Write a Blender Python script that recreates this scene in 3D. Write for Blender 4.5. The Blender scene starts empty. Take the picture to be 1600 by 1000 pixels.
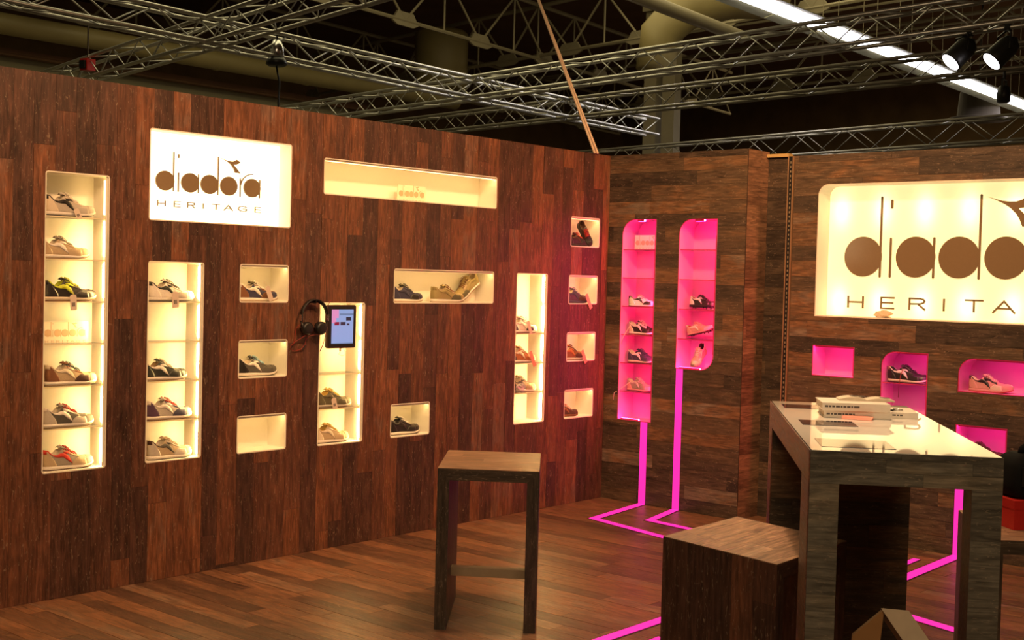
import bpy, math, random
from mathutils import Vector, Matrix
random.seed(7)
PI = math.pi
scene = bpy.context.scene
COL = scene.collection

# ------------------------------------------------------------------ camera
cam_d = bpy.data.cameras.new('camera')
cam = bpy.data.objects.new('camera', cam_d)
COL.objects.link(cam)
cam_d.sensor_fit = 'HORIZONTAL'
cam_d.sensor_width = 36.0
cam_d.lens = 1985.354 / 1600 * 36.0
cam_d.clip_end = 300
CP = Vector((-7.4288, -5.6123, 1.6002))
_yaw, _pit, _rol = 0.849964, -0.0338007, 0.0263252
_F = Vector((math.sin(_yaw)*math.cos(_pit), math.cos(_yaw)*math.cos(_pit), math.sin(_pit)))
_R = _F.cross(Vector((0, 0, 1))).normalized()
_U = _R.cross(_F)
_R2 = math.cos(_rol)*_R + math.sin(_rol)*_U
_U2 = -math.sin(_rol)*_R + math.cos(_rol)*_U
cam.matrix_world = Matrix(((_R2.x, _U2.x, -_F.x, CP.x), (_R2.y, _U2.y, -_F.y, CP.y), (_R2.z, _U2.z, -_F.z, CP.z), (0, 0, 0, 1)))
scene.camera = cam

# ------------------------------------------------------------------ world, exposure, lights
w = bpy.data.worlds.new('world')
scene.world = w
w.use_nodes = True
w.node_tree.nodes['Background'].inputs[0].default_value = (0.9, 0.75, 0.5, 1)
w.node_tree.nodes['Background'].inputs[1].default_value = 0.02
scene.view_settings.view_transform = 'Standard'
scene.view_settings.look = 'None'
scene.view_settings.gamma = 1.0
scene.view_settings.use_curve_mapping = False
scene.view_settings.exposure = 0.0
scene.cycles.max_bounces = 6
scene.cycles.diffuse_bounces = 4
scene.cycles.use_denoising = True

def aim(o, target):
    o.rotation_euler = (Vector(target) - o.location).to_track_quat('-Z', 'Y').to_euler()

def spot(name, loc, target, power, color, angle=60, blend=0.8, radius=0.15):
    d = bpy.data.lights.new(name, 'SPOT')
    d.energy = power; d.color = color; d.spot_size = math.radians(angle); d.spot_blend = blend; d.shadow_soft_size = radius
    o = bpy.data.objects.new(name, d); COL.objects.link(o); o.location = loc; aim(o, target)
    return o

def area(name, loc, target, power, color, sx, sy):
    d = bpy.data.lights.new(name, 'AREA')
    d.energy = power; d.color = color; d.shape = 'RECTANGLE'; d.size = sx; d.size_y = sy
    o = bpy.data.objects.new(name, d); COL.objects.link(o); o.location = loc; aim(o, target)
    return o

WARM = (1.0, 0.52, 0.23)
spot('truss_spot_light', (-3.4, -3.4, 4.45), (-3.0, 0, 2.35), 600, WARM, 75, 1.0, .2)
spot('truss_spot_light', (-0.9, -3.4, 4.45), (-0.8, 0, 2.35), 420, WARM, 70, 1.0, .2)
spot('truss_spot_light', (-5.6, -3.4, 4.45), (-5.0, 0, 2.35), 300, WARM, 70, 1.0, .2)
spot('truss_spot_light', (-2.6, -2.2, 4.45), (-2.4, -2.0, 0), 430, WARM, 80, 1.0, .2)
spot('truss_spot_light', (-3.3, -2.9, 4.45), (0.0, -1.8, 2.2), 820, WARM, 64, 1.0, .2)
spot('truss_spot_light', (-3.55, -3.3, 4.45), (-3.42, -3.62, 1.1), 420, (1.0, .68, .40), 27, .9, .15)
spot('magenta_glow_fill', (-1.45, -4.75, 1.35), (-.12, -.4, 1.0), 235, (1.0, .03, .10), 36, 1.0, .3)  # added lamp without fixture, stands in for magenta glow from unseen niches
area('hall_fill_light', (-9.0, -6.5, 6.5), (-2.5, -2.0, 1.0), 260, (1.0, 0.74, 0.44), 5, 4)
area('hall_roof_fill', (9.0, 9.0, 9.9), (9.0, 9.0, 0), 1050, (1.0, 0.86, 0.46), 22, 10)  # added fill under the roof, brightens trusses and ducts
area('hall_roof_fill', (34.0, 8.0, 9.9), (34.0, 8.0, 0), 700, (1.0, 0.80, 0.45), 8, 20)  # second added fill, lifts the far end of the hall

# ------------------------------------------------------------------ mesh helpers
class MB:
    def __init__(s): s.v = []; s.f = []; s.m = []
    def add(s, vs, fs, m=0):
        b = len(s.v); s.v += [tuple(v) for v in vs]
        s.f += [tuple(b + i for i in f) for f in fs]; s.m += [m]*len(fs)
    def box(s, x0, x1, y0, y1, z0, z1, m=0):
        s.hexa([(x0,y0,z0),(x1,y0,z0),(x1,y1,z0),(x0,y1,z0),(x0,y0,z1),(x1,y0,z1),(x1,y1,z1),(x0,y1,z1)], m)
    def hexa(s, p, m=0):
        s.add(p, [(3,2,1,0),(4,5,6,7),(0,1,5,4),(1,2,6,5),(2,3,7,6),(3,0,4,7)], m)
    def obox(s, o, a, b, c, m=0):
        o, a, b, c = map(Vector, (o, a, b, c))
        s.hexa([o, o+a, o+a+b, o+b, o+c, o+a+c, o+a+b+c, o+b+c], m)
    def tube(s, pts, r, n=6, m=0, cap=True, closed=False):
        pts = [Vector(p) for p in pts]; rings = []
        up = Vector((0, 0, 1))
        for i, p in enumerate(pts):
            if closed: t = pts[(i+1) % len(pts)] - pts[i-1]
            else: t = pts[min(i+1, len(pts)-1)] - pts[max(i-1, 0)]
            t.normalize()
            a = t.cross(up)
            if a.length < .05: a = t.cross(Vector((1, 0, 0)))
            a.normalize(); b = t.cross(a)
            rr = r[i] if isinstance(r, (list, tuple)) else r
            rings.append([p + rr*(math.cos(2*PI*k/n)*a + math.sin(2*PI*k/n)*b) for k in range(n)])
        vs = [v for g in rings for v in g]; fs = []
        N = len(pts)
        for i in range(N if closed else N-1):
            j = (i+1) % N
            for k in range(n): fs.append((i*n+k, i*n+(k+1) % n, j*n+(k+1) % n, j*n+k))
        if cap and not closed:
            fs.append(tuple(range(n-1, -1, -1))); fs.append(tuple((N-1)*n+k for k in range(n)))
        s.add(vs, fs, m)
    def ribbon(s, pts, wvec, th, m=0):
        # flat band following pts; wvec = half-width vector (or list); th = thickness vector
        pts = [Vector(p) for p in pts]; vs = []
        for i, p in enumerate(pts):
            wv = Vector(wvec[i]) if isinstance(wvec, list) else Vector(wvec)
            t = Vector(th)
            vs += [p-wv-t, p+wv-t, p+wv+t, p-wv+t]
        fs = []
        for i in range(len(pts)-1):
            a = 4*i; b = a+4
            for k in range(4): fs.append((a+k, a+(k+1) % 4, b+(k+1) % 4, b+k))
        e = 4*(len(pts)-1)
        fs += [(3,2,1,0), (e,e+1,e+2,e+3)]
        s.add(vs, fs, m)
    def prism(s, poly, fn, d0, d1, m=0):
        # poly: 2-D outline; fn(a,b,d) -> 3-D ; extruded between depth d0 and d1
        n = len(poly)
        vs = [fn(a, b, d0) for a, b in poly] + [fn(a, b, d1) for a, b in poly]
        fs = [tuple(range(n-1, -1, -1)), tuple(range(n, 2*n))]
        fs += [(i, (i+1) % n, n+(i+1) % n, n+i) for i in range(n)]
        s.add(vs, fs, m)
    def lathe(s, prof, n=20, M=None, m=0):
        vs = []; fs = []
        for r, z in prof:
            for k in range(n):
                v = Vector((r*math.cos(2*PI*k/n), r*math.sin(2*PI*k/n), z))
                vs.append(M @ v if M else v)
        for i in range(len(prof)-1):
            for k in range(n): fs.append((i*n+k, i*n+(k+1) % n, (i+1)*n+(k+1) % n, (i+1)*n+k))
        fs.append(tuple(range(n-1, -1, -1))); fs.append(tuple((len(prof)-1)*n+k for k in range(n)))
        s.add(vs, fs, m)
    def mesh(s, name, mats, smooth=False):
        me = bpy.data.meshes.new(name)
        me.from_pydata(s.v, [], s.f)
        for mt in (mats if isinstance(mats, (list, tuple)) else [mats]): me.materials.append(mt)
        me.polygons.foreach_set('material_index', s.m)
        if smooth: me.polygons.foreach_set('use_smooth', [True]*len(s.f))
        import bmesh
        bm = bmesh.new(); bm.from_mesh(me); bmesh.ops.recalc_face_normals(bm, faces=bm.faces); bm.to_mesh(me); bm.free()
        me.update()
        return me
    def build(s, name, mats, parent=None, smooth=False, loc=None):
        return link(name, s.mesh(name, mats, smooth), parent, loc)

def link(name, me, parent=None, loc=None):
    o = bpy.data.objects.new(name, me); COL.objects.link(o)
    if parent is not None: o.parent = parent
    if loc is not None: o.location = loc
    return o

def tag(o, label, cat, group=None):
    o['label'] = label; o['category'] = cat
    if group: o['group'] = group
    return o

def thing(name, label, cat, loc=(0, 0, 0), rotz=0, group=None):
    o = bpy.data.objects.new(name, None); COL.objects.link(o)
    o.empty_display_size = .05
    o.location = loc; o.rotation_euler = (0, 0, rotz)
    return tag(o, label, cat, group)

def struct(o): o['kind'] = 'structure'; return o
def stuff(o): o['kind'] = 'stuff'; return o

# ------------------------------------------------------------------ materials
def nmat(name):
    m = bpy.data.materials.new(name); m.use_nodes = True
    nt = m.node_tree
    return m, nt, nt.nodes['Principled BSDF']

def plain(name, col, rough=.6, metal=0.0, noise=.12, scale=60, emit=None, es=0, spec=.5, bump=0.0):
    m, nt, b = nmat(name)
    N = nt.nodes; L = nt.links
    tc = N.new('ShaderNodeTexCoord'); nz = N.new('ShaderNodeTexNoise'); nz.inputs['Scale'].default_value = scale
    nz.inputs['Detail'].default_value = 3
    L.new(tc.outputs['Object'], nz.inputs['Vector'])
    mr = N.new('ShaderNodeMapRange'); mr.inputs[3].default_value = 1-noise; mr.inputs[4].default_value = 1+noise
    L.new(nz.outputs[0], mr.inputs[0])
    mx = N.new('ShaderNodeVectorMath'); mx.operation = 'SCALE'; mx.inputs[0].default_value = col
    L.new(mr.outputs[0], mx.inputs['Scale'])
    L.new(mx.outputs[0], b.inputs['Base Color'])
    b.inputs['Roughness'].default_value = rough; b.inputs['Metallic'].default_value = metal
    b.inputs['Specular IOR Level'].default_value = spec
    if bump:
        bp = N.new('ShaderNodeBump'); bp.inputs['Strength'].default_value = bump; bp.inputs['Distance'].default_value = .002
        L.new(nz.outputs[0], bp.inputs['Height']); L.new(bp.outputs[0], b.inputs['Normal'])
    if emit:
        b.inputs['Emission Color'].default_value = (*emit, 1); b.inputs['Emission Strength'].default_value = es
    return m

def wood(name, axis, ramp, gain=1.0, rough=.45):
    """laminate plank: tone and grain offset come from the object's colour, grain runs along `axis`"""
    m, nt, b = nmat(name)
    N = nt.nodes; L = nt.links
    tc = N.new('ShaderNodeTexCoord'); oi = N.new('ShaderNodeObjectInfo')
    sp = N.new('ShaderNodeSeparateColor'); L.new(oi.outputs['Color'], sp.inputs[0])
    off = N.new('ShaderNodeVectorMath'); off.operation = 'SCALE'; off.inputs[0].default_value = (31, 47, 23)
    L.new(sp.outputs[1], off.inputs['Scale'])
    ad = N.new('ShaderNodeVectorMath'); ad.operation = 'ADD'
    L.new(tc.outputs['Object'], ad.inputs[0]); L.new(off.outputs[0], ad.inputs[1])
    def noise(across, along, detail, dist=0.0, scale=1.0):
        mp = N.new('ShaderNodeMapping'); sc = [across]*3; sc[axis] = along
        mp.inputs['Scale'].default_value = sc
        L.new(ad.outputs[0], mp.inputs[0])
        n = N.new('ShaderNodeTexNoise'); n.inputs['Scale'].default_value = scale; n.inputs['Detail'].default_value = detail
        n.inputs['Distortion'].default_value = dist
        L.new(mp.outputs[0], n.inputs['Vector'])
        return n
    def mrange(src, a, bb, c, d):
        r = N.new('ShaderNodeMapRange'); r.inputs[1].default_value = a; r.inputs[2].default_value = bb
        r.inputs[3].default_value = c; r.inputs[4].default_value = d; L.new(src, r.inputs[0]); return r
    n1 = noise(60, 5, 5, 1.2); n2 = noise(13, 4, 4, 1.0); n3 = noise(75, 22, 6, 2.2); n4 = noise(150, 9, 3); n5 = noise(34, 7, 6, 1.4)
    rp = N.new('ShaderNodeValToRGB')
    els = rp.color_ramp.elements
    while len(els) < len(ramp): els.new(.5)
    for e, (p, c) in zip(els, ramp): e.position = p; e.color = (*c, 1)
    ta = N.new('ShaderNodeMath'); ta.operation = 'ADD'
    t2 = mrange(n2.outputs[0], .3, .7, -.16, .16)
    L.new(sp.outputs[0], ta.inputs[0]); L.new(t2.outputs[0], ta.inputs[1])
    L.new(ta.outputs[0], rp.inputs[0])
    g1 = mrange(n1.outputs[0], .25, .75, .55, 1.45)
    g4 = mrange(n4.outputs[0], .3, .7, .8, 1.2)
    g5 = mrange(n5.outputs[0], .32, .68, .70, 1.30)
    m5 = N.new('ShaderNodeMath'); m5.operation = 'MULTIPLY'; L.new(g1.outputs[0], m5.inputs[0]); L.new(g5.outputs[0], m5.inputs[1])
    mu = N.new('ShaderNodeMath'); mu.operation = 'MULTIPLY'; L.new(m5.outputs[0], mu.inputs[0]); L.new(g4.outputs[0], mu.inputs[1])
    mg = N.new('ShaderNodeMath'); mg.operation = 'MULTIPLY'; mg.inputs[1].default_value = gain; L.new(mu.outputs[0], mg.inputs[0])
    vs = N.new('ShaderNodeVectorMath'); vs.operation = 'SCALE'; L.new(rp.outputs[0], vs.inputs[0]); L.new(mg.outputs[0], vs.inputs['Scale'])
    sc = mrange(n3.outputs[0], .61, .72, 0, .62)
    mix = N.new('ShaderNodeMix'); mix.data_type = 'RGBA'
    L.new(sc.outputs[0], mix.inputs[0]); L.new(vs.outputs[0], mix.inputs[6]); mix.inputs[7].default_value = (.34*gain, .25*gain, .17*gain, 1)
    L.new(mix.outputs[2], b.inputs['Base Color'])
    rr = mrange(n1.outputs[0], .2, .8, rough-.08, rough+.15); L.new(rr.outputs[0], b.inputs['Roughness'])
    bp = N.new('ShaderNodeBump'); bp.inputs['Strength'].default_value = .25; bp.inputs['Distance'].default_value = .002
    L.new(n1.outputs[0], bp.inputs['Height']); L.new(bp.outputs[0], b.inputs['Normal'])
    return m

RB = [(0.0, (.052, .024, .017)), (.3, (.088, .037, .024)), (.6, (.135, .051, .027)), (.82, (.19, .069, .031)), (1.0, (.16, .085, .058))]
RG = [(0.0, (.038, .027, .019)), (.3, (.074, .050, .032)), (.6, (.118, .074, .042)), (.82, (.185, .093, .042)), (1.0, (.17, .128, .09))]
RF = [(0.0, (.10, .048, .028)), (.3, (.155, .073, .040)), (.6, (.22, .100, .050)), (.82, (.27, .116, .054)), (1.0, (.24, .138, .085))]
RS = [(0.0, (.13, .065, .038)), (.3, (.19, .098, .056)), (.6, (.255, .138, .078)), (.82, (.29, .158, .086)), (1.0, (.32, .20, .125))]
RT = [(0.0, (.055, .046, .035)), (.3, (.098, .083, .062)), (.6, (.135, .115, .085)), (.82, (.17, .132, .088)), (1.0, (.19, .165, .125))]
W = {}
for ax in range(3):
    W['b%d' % ax] = wood('brown_plank_wood_%s' % 'xyz'[ax], ax, RB)
    W['g%d' % ax] = wood('greyed_plank_wood_%s' % 'xyz'[ax], ax, RG)
    W['t%d' % ax] = wood('cool_lit_grey_wood_%s' % 'xyz'[ax], ax, RT)  # greyer ramp, cooler light on the table front put into the wood
for ax in range(2): W['s%d' % ax] = wood('warm_tan_wood_%s' % 'xyz'[ax], ax, RS)  # lighter tan ramp for seat tops and the pillar side
W['f1'] = wood('floor_plank_wood', 1, RF, 1.0, .38)
M = {}
M['backing'] = plain('dark_backing_board', (.035, .019, .012), .9)
M['cream'] = plain('cream_laminate', (.84, .80, .70), .5, noise=.02)
M['cream_rim'] = plain('cream_edge', (.85, .80, .66), .5, noise=.02)
LED = (1.0, .62, .22); PINK = (1.0, .012, .145); PINK2 = (1.0, .05, .36)
M['led'] = plain('warm_light_diffuser', (.9, .85, .7), .4, emit=LED, es=85.0, noise=.0)
M['led_soft'] = plain('warm_light_diffuser_soft', (.9, .85, .7), .4, emit=LED, es=12.5, noise=.0)
M['pink_led'] = plain('magenta_light_diffuser', (.9, .5, .7), .4, emit=PINK, es=74.0, noise=.0)
M['pink_soft'] = plain('magenta_light_diffuser_soft', (.9, .5, .7), .4, emit=PINK2, es=15.0, noise=.0)
M['pink_end'] = plain('magenta_end_diffuser', (.9, .5, .7), .4, emit=PINK2, es=42.0, noise=.0)
M['pink_strip'] = plain('magenta_floor_diffuser', (.35, .03, .14), .3, emit=(1.0, .022, .40), es=1.15, noise=.0)
M['channel'] = plain('dark_strip_channel', (.03, .008, .012), .5)
M['glow_lam'] = plain('glow_tinted_laminate', (.80, .30, .58), .5, noise=.02)  # liner tinted pink, the magenta glow is put into its colour
M['letter'] = plain('brown_grey_acrylic', (.24, .165, .095), .12, noise=.04)
M['letter_soft'] = plain('pale_printed_tan', (.62, .43, .25), .4, noise=.04)
M['plaque'] = plain('cream_plaque', (.86, .80, .62), .35, noise=.02)
M['black'] = plain('black_plastic', (.012, .011, .011), .4)
M['black_soft'] = plain('black_padding', (.006, .0055, .0055), .8, spec=.15)
M['dark_metal'] = plain('black_metal', (.03, .028, .026), .45, .6)
M['chrome'] = plain('chrome', (.7, .7, .7), .2, 1.0)
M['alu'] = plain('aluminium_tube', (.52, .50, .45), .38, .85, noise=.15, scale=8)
M['alu_dim'] = plain('shaded_aluminium_tube', (.24, .215, .17), .5, .7, noise=.15, scale=8)  # darker copy of the aluminium, dimness of far trusses put into colour
M['cable'] = plain('pale_cable', (.72, .55, .38), .6)
M['edge_brown'] = plain('brown_edge_band', (.32, .19, .10), .5)
M['wire_red'] = plain('red_cable', (.30, .03, .02), .5)
M['wire_white'] = plain('white_cable', (.8, .62, .5), .5)
M['batten'] = plain('pale_pine_batten', (.55, .38, .15), .6, scale=20)
M['paper'] = plain('tag_paper', (.75, .62, .50), .7, noise=.05)
M['print'] = plain('grey_print', (.10, .085, .075), .7)
M['red_box'] = plain('red_cardboard', (.48, .012, .008), .5)
M['pinkpaper'] = plain('salmon_paper', (.82, .33, .24), .6)
M['bookwhite'] = plain('white_book_cover', (.74, .66, .56), .45, noise=.05)
M['pages'] = plain('book_pages', (.66, .55, .42), .8)
M['tissue'] = plain('crumpled_tissue', (.75, .60, .42), .8)
M['silver'] = plain('crumpled_silver_paper', (.62, .60, .56), .3, .6)
M['trestle_light'] = plain('pale_plain_wood', (.42, .29, .17), .55, scale=25)
M['trestle_orange'] = plain('orange_brown_wood', (.32, .15, .05), .55, scale=25)

def glass_mat():
    m, nt, b = nmat('clear_glass_shelf')
    b.inputs['Base Color'].default_value = (.93, .97, .93, 1)
    b.inputs['Roughness'].default_value = .03
    b.inputs['Transmission Weight'].default_value = 1.0
    b.inputs['IOR'].default_value = 1.05
    return m
M['glass'] = glass_mat()
def glass_edge():
    return plain('glass_edge', (.85, .76, .52), .25, noise=.05)
M['glass_edge'] = glass_edge()
M['glow_rim'] = plain('glow_tinted_edge', (.62, .03, .14), .4)  # rim colour carries the magenta glow as well
M['glow_edge'] = plain('glow_tinted_glass_edge', (.60, .05, .15), .25)  # copy of the glass edge, reddened by painted-in niche glow

def tabletop_mat():
    m, nt, b = nmat('glossy_white_glass')
    N = nt.nodes; L = nt.links
    tc = N.new('ShaderNodeTexCoord'); nz = N.new('ShaderNodeTexNoise'); nz.inputs['Scale'].default_value = 30
    L.new(tc.outputs['Object'], nz.inputs['Vector'])
    mr = N.new('ShaderNodeMapRange'); mr.inputs[3].default_value = .01; mr.inputs[4].default_value = .03
    L.new(nz.outputs[0], mr.inputs[0]); L.new(mr.outputs[0], b.inputs['Roughness'])
    b.inputs['Base Color'].default_value = (.86, .80, .72, 1)
    b.inputs['IOR'].default_value = 1.5
    b.inputs['Coat Weight'].default_value = .25
    b.inputs['Coat Roughness'].default_value = .01
    return m
M['tabletop'] = tabletop_mat()
M['screen_off'] = plain('dark_inlaid_screen', (.012, .016, .035), .04, noise=.05)

def sign_panel_mat():
    """back-lit opal panel: rows of lamps behind it show as brighter patches"""
    m, nt, b = nmat('backlit_opal_panel')
    N = nt.nodes; L = nt.links
    tc = N.new('ShaderNodeTexCoord'); sx = N.new('ShaderNodeSeparateXYZ')
    L.new(tc.outputs['Object'], sx.inputs[0])
    def math_(op, a, bb=None):
        n = N.new('ShaderNodeMath'); n.operation = op
        for i, q in enumerate((a, bb)):
            if q is None: continue
            if isinstance(q, (int, float)): n.inputs[i].default_value = q
            else: L.new(q, n.inputs[i])
        return n.outputs[0]
    # lamps sit every 0.28 m along y, rows near the top and the bottom edge
    yy = math_('ABSOLUTE', math_('PINGPONG', math_('ADD', sx.outputs[1], 1.75), .14))
    gy = math_('POWER', 2.718, math_('MULTIPLY', math_('MULTIPLY', yy, yy), -260.0))
    def row(z0, k):
        d = math_('SUBTRACT', sx.outputs[2], z0)
        return math_('POWER', 2.718, math_('MULTIPLY', math_('MULTIPLY', d, d), -k))
    rows = math_('ADD', row(2.08, 95.0), row(1.50, 110.0))
    spots = math_('MULTIPLY', gy, rows)
    st = math_('ADD', math_('MULTIPLY', spots, 1.7), .95)
    L.new(st, b.inputs['Emission Strength'])
    b.inputs['Emission Color'].default_value = (1.0, .79, .36, 1)
    b.inputs['Base Color'].default_value = (.8, .75, .6, 1)
    b.inputs['Roughness'].default_value = .35
    return m
M['sign_panel'] = sign_panel_mat()
M['sign_white'] = plain('backlit_white_panel', (.85, .82, .7), .4, emit=(1.0, .86, .52), es=2.6, noise=.0)
M['lamp'] = plain('fluorescent_tube', (.9, .9, .9), .3, emit=(.98, .94, 1.0), es=16.0, noise=.0)
M['lens'] = plain('spot_lens', (.9, .9, .9), .3, emit=(1.0, .93, .98), es=10.0, noise=.0)
M['housing'] = plain('lamp_housing', (.30, .28, .17), .5, noise=.1, scale=5)
M['screen_on'] = plain('lit_tablet_screen', (.05, .05, .06), .1, emit=(.26, .39, .72), es=.9, noise=.0)
M['icon_pink'] = plain('lit_pink_patch', (.05, .05, .06), .1, emit=(.8, .28, .55), es=.9, noise=.0)
M['icon_dark'] = plain('dark_thumbnail', (.02, .02, .03), .1, emit=(.03, .04, .07), es=.5, noise=.0)
M['icon_bar'] = plain('grey_bar', (.02, .02, .03), .1, emit=(.16, .24, .42), es=.9, noise=.0)
M['icon_red'] = plain('red_thumbnail', (.05, .01, .01), .1, emit=(.35, .02, .05), es=.6, noise=.0)
M['case'] = plain('dark_brown_tablet_case', (.05, .018, .012), .5)
M['duct'] = plain('painted_duct', (.30, .235, .10), .5, noise=.15, scale=2)
M['hall_wall'] = plain('dim_hall_wall', (.24, .145, .06), .9, noise=.4, scale=1.2)
M['hall_pale'] = plain('pale_hall_band', (.30, .26, .15), .85, noise=.12, scale=1.5)
M['roof'] = plain('dark_roof', (.17, .085, .04), .9, noise=.4, scale=.8)
M['column'] = plain('roof_column_paint', (.17, .135, .08), .7, noise=.15, scale=2)
M['blue'] = plain('blue_socket', (.05, .12, .45), .5)
M['shade_dark'] = plain('dark_shade', (.035, .024, .014), .8)
M['steel'] = plain('painted_roof_steel', (.30, .25, .16), .6, noise=.15, scale=2)
M['hall_floor'] = plain('hall_floor_concrete', (.10, .08, .06), .8, noise=.2, scale=3)

def setcol(o, tone=None):
    t = tone if tone is not None else random.random()
    o.color = (t, random.random(), random.random(), 1)

# ------------------------------------------------------------------ niche outlines
def rounded(h0, h1, z0, z1, tl=0, tr=0, br=0, bl=0, n=8):
    """outline, counter-clockwise from bottom left; tl.. radii. h runs to the viewer's right"""
    P = []
    def arc(cx, cz, r, a0):
        if r <= 0: P.append((cx, cz)); return
        for i in range(n+1):
            a = a0 + PI/2*i/n; P.append((cx + r*math.cos(a), cz + r*math.sin(a)))
    arc(h0+bl, z0+bl, bl, PI); arc(h1-br, z0+br, br, 1.5*PI); arc(h1-tr, z1-tr, tr, 0); arc(h0+tl, z1-tl, tl, .5*PI)
    return P

def bounds(P, h):
    """lower and upper z of a convex outline at h"""
    zs = []
    for (a, b), (c, d) in zip(P, P[1:]+P[:1]):
        if abs(a-c) < 1e-9:
            if abs(a-h) < 1e-6: zs += [b, d]
        elif min(a, c)-1e-7 <= h <= max(a, c)+1e-7:
            zs.append(b + (d-b)*(h-a)/(c-a))
    return (min(zs), max(zs)) if zs else None

def cut_rect(h0, h1, z0, z1, holes):
    """rectangle minus convex outlines -> list of quads ((h,h'),(zl,zl'),(zu,zu'))"""
    near = []
    for P in holes:
        a = min(p[0] for p in P); b = max(p[0] for p in P); c = min(p[1] for p in P); d = max(p[1] for p in P)
        if a < h1 and b > h0 and c < z1 and d > z0: near.append((P, a, b))
    br = {h0, h1}
    for P, a, b in near:
        for p in P:
            if h0 < p[0] < h1: br.add(p[0])
    br = sorted(br); out = []
    for a, b in zip(br, br[1:]):
        if b-a < 1e-5: continue
        spans = [((z0, z0), (z1, z1))]
        for P, ha, hb in near:
            if hb <= a+1e-6 or ha >= b-1e-6: continue
            e = (b-a)*1e-4
            ba, bb = bounds(P, a+e), bounds(P, b-e)
            if not ba or not bb: continue
            new = []
            for lo, hi in spans:
                l2 = (min(max(ba[0], lo[0]), hi[0]), min(max(bb[0], lo[1]), hi[1]))
                u2 = (min(max(ba[1], lo[0]), hi[0]), min(max(bb[1], lo[1]), hi[1]))
                if (l2[0]-lo[0]) + (l2[1]-lo[1]) > 2e-4: new.append((lo, l2))
                if (hi[0]-u2[0]) + (hi[1]-u2[1]) > 2e-4: new.append((u2, hi))
            spans = new
        for lo, hi in spans: out.append(((a, b), lo, hi))
    return out

def cut_mesh(mb, quads, fn, d0, d1):
    for (a, b), lo, hi in quads:
        mb.hexa([fn(a, lo[0], d0), fn(b, lo[1], d0), fn(b, hi[1], d0), fn(a, hi[0], d0),
                 fn(a, lo[0], d1), fn(b, lo[1], d1), fn(b, hi[1], d1), fn(a, hi[0], d1)])

def plank_rows(s0, s1, t0, t1, wmin, wmax, lmin, lmax):
    """rows of planks: s across, t along -> rects"""
    out = []; s = s0
    while s < s1-1e-4:
        wd = random.uniform(wmin, wmax); e = min(s+wd, s1)
        if s1-e < wmin*.4: e = s1
        t = t0 - random.uniform(0, lmax*.8)
        while t < t1-1e-4:
            ln = random.uniform(lmin, lmax); f = t+ln
            a, b = max(t, t0), min(f, t1)
            if t1-b < .08: b = t1
            if b-a > .06: out.append((s, e, a, b))
            elif b > a and out and out[-1][0] == s: out[-1] = (s, e, out[-1][2], b)
            elif b > a: out.append((s, e, a, b))
            if b >= t1: break
            t = f
        s = e
    return out

def plank_face(parent, fn, h0, h1, z0, z1, vertical, holes, mat, wr=(.095, .122), lr=(.42, 1.3), th=.006, tone=(0, 1), name='plank', gap=.0005):
    """planks laid on a face; fn(h,z,d): d = distance out of the backing, towards the room"""
    if vertical: rects = [(a, b, c, d) for a, b, c, d in plank_rows(h0, h1, z0, z1, *wr, *lr)]
    else: rects = [(c, d, a, b) for a, b, c, d in plank_rows(z0, z1, h0, h1, *wr, *lr)]
    for a, b, c, d in rects:
        q = cut_rect(a+gap, b-gap, c+gap, d-gap, holes)
        if not q: continue
        mb = MB(); cut_mesh(mb, q, fn, 0, th + random.uniform(-.0008, .0008))
        o = mb.build(name, mat, parent)
        setcol(o, random.uniform(*tone))

def grow(P, k):
    n = len(P); out = []
    for i in range(n):
        p, q, r = Vector(P[i-1]), Vector(P[i]), Vector(P[(i+1) % n])
        e1 = (q-p).normalized(); e2 = (r-q).normalized()
        n1 = Vector((e1.y, -e1.x)); n2 = Vector((e2.y, -e2.x)); m = (n1+n2).normalized()
        out.append(tuple(q + m*(k/max(.5, m.dot(n1)))))
    return out

def niche(parent, P, fn, depth, mat, name='display_niche', rim=None, t=.006, face=.007):
    """open-fronted box lining; fn(h,z,d) d>0 out of the wall, d<0 into it"""
    n = len(P); O = grow(P, t); I = P
    mb = MB()
    vs = [fn(*p, face) for p in I] + [fn(*p, -depth) for p in I] + [fn(*p, face) for p in O] + [fn(*p, -depth-t) for p in O]
    fs = []
    for i in range(n):
        j = (i+1) % n
        fs += [(i, j, n+j, n+i), (2*n+i, 3*n+i, 3*n+j, 2*n+j)]
    mb.add(vs, fs, 0)
    mb.add(vs, [(i, 2*n+i, 2*n+(i+1) % n, (i+1) % n) for i in range(n)], 1)
    mb.add(vs, [tuple(range(n, 2*n)), tuple(range(3*n, 4*n))], 0)
    return mb.build(name, [mat, rim or mat], parent)

def slab(parent, name, fn, h0, h1, z0, z1, d0, d1, mat):
    mb = MB(); cut_mesh(mb, [((h0, h1), (z0, z0), (z1, z1))], fn, d0, d1)
    return mb.build(name, mat, parent)

# ------------------------------------------------------------------ floor
floor = MB(); floor.box(-9, 3.2, -8.5, .15, -.12, -.007)
floor = struct(floor.build('floor', M['backing']))
rects = plank_rows(-5.6, .3, -3.9, 0.0, .085, .112, .5, 1.35)
rects.sort(key=lambda r: (Vector(((r[0]+r[1])/2, (r[2]+r[3])/2, 0)) - CP).length)
def floor_plank(mb, r): mb.box(r[0]+.0008, r[1]-.0008, r[2]+.0008, r[3]-.0008, -.0068, random.uniform(-.0006, .0004))
for i, r in enumerate(rects[:295]):
    mb = MB(); floor_plank(mb, r); o = mb.build('plank', W['f1'], floor); setcol(o)
mb = MB()
for r in rects[295:] + plank_rows(.3, .75, -3.9, -1.14, .085, .112, .6, 1.4) + plank_rows(-9, 3.0, -8.5, -3.9, .085, .112, .8, 2.2) + plank_rows(-9, -5.6, -3.9, 0.0, .085, .112, .8, 2): floor_plank(mb, r)
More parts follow.
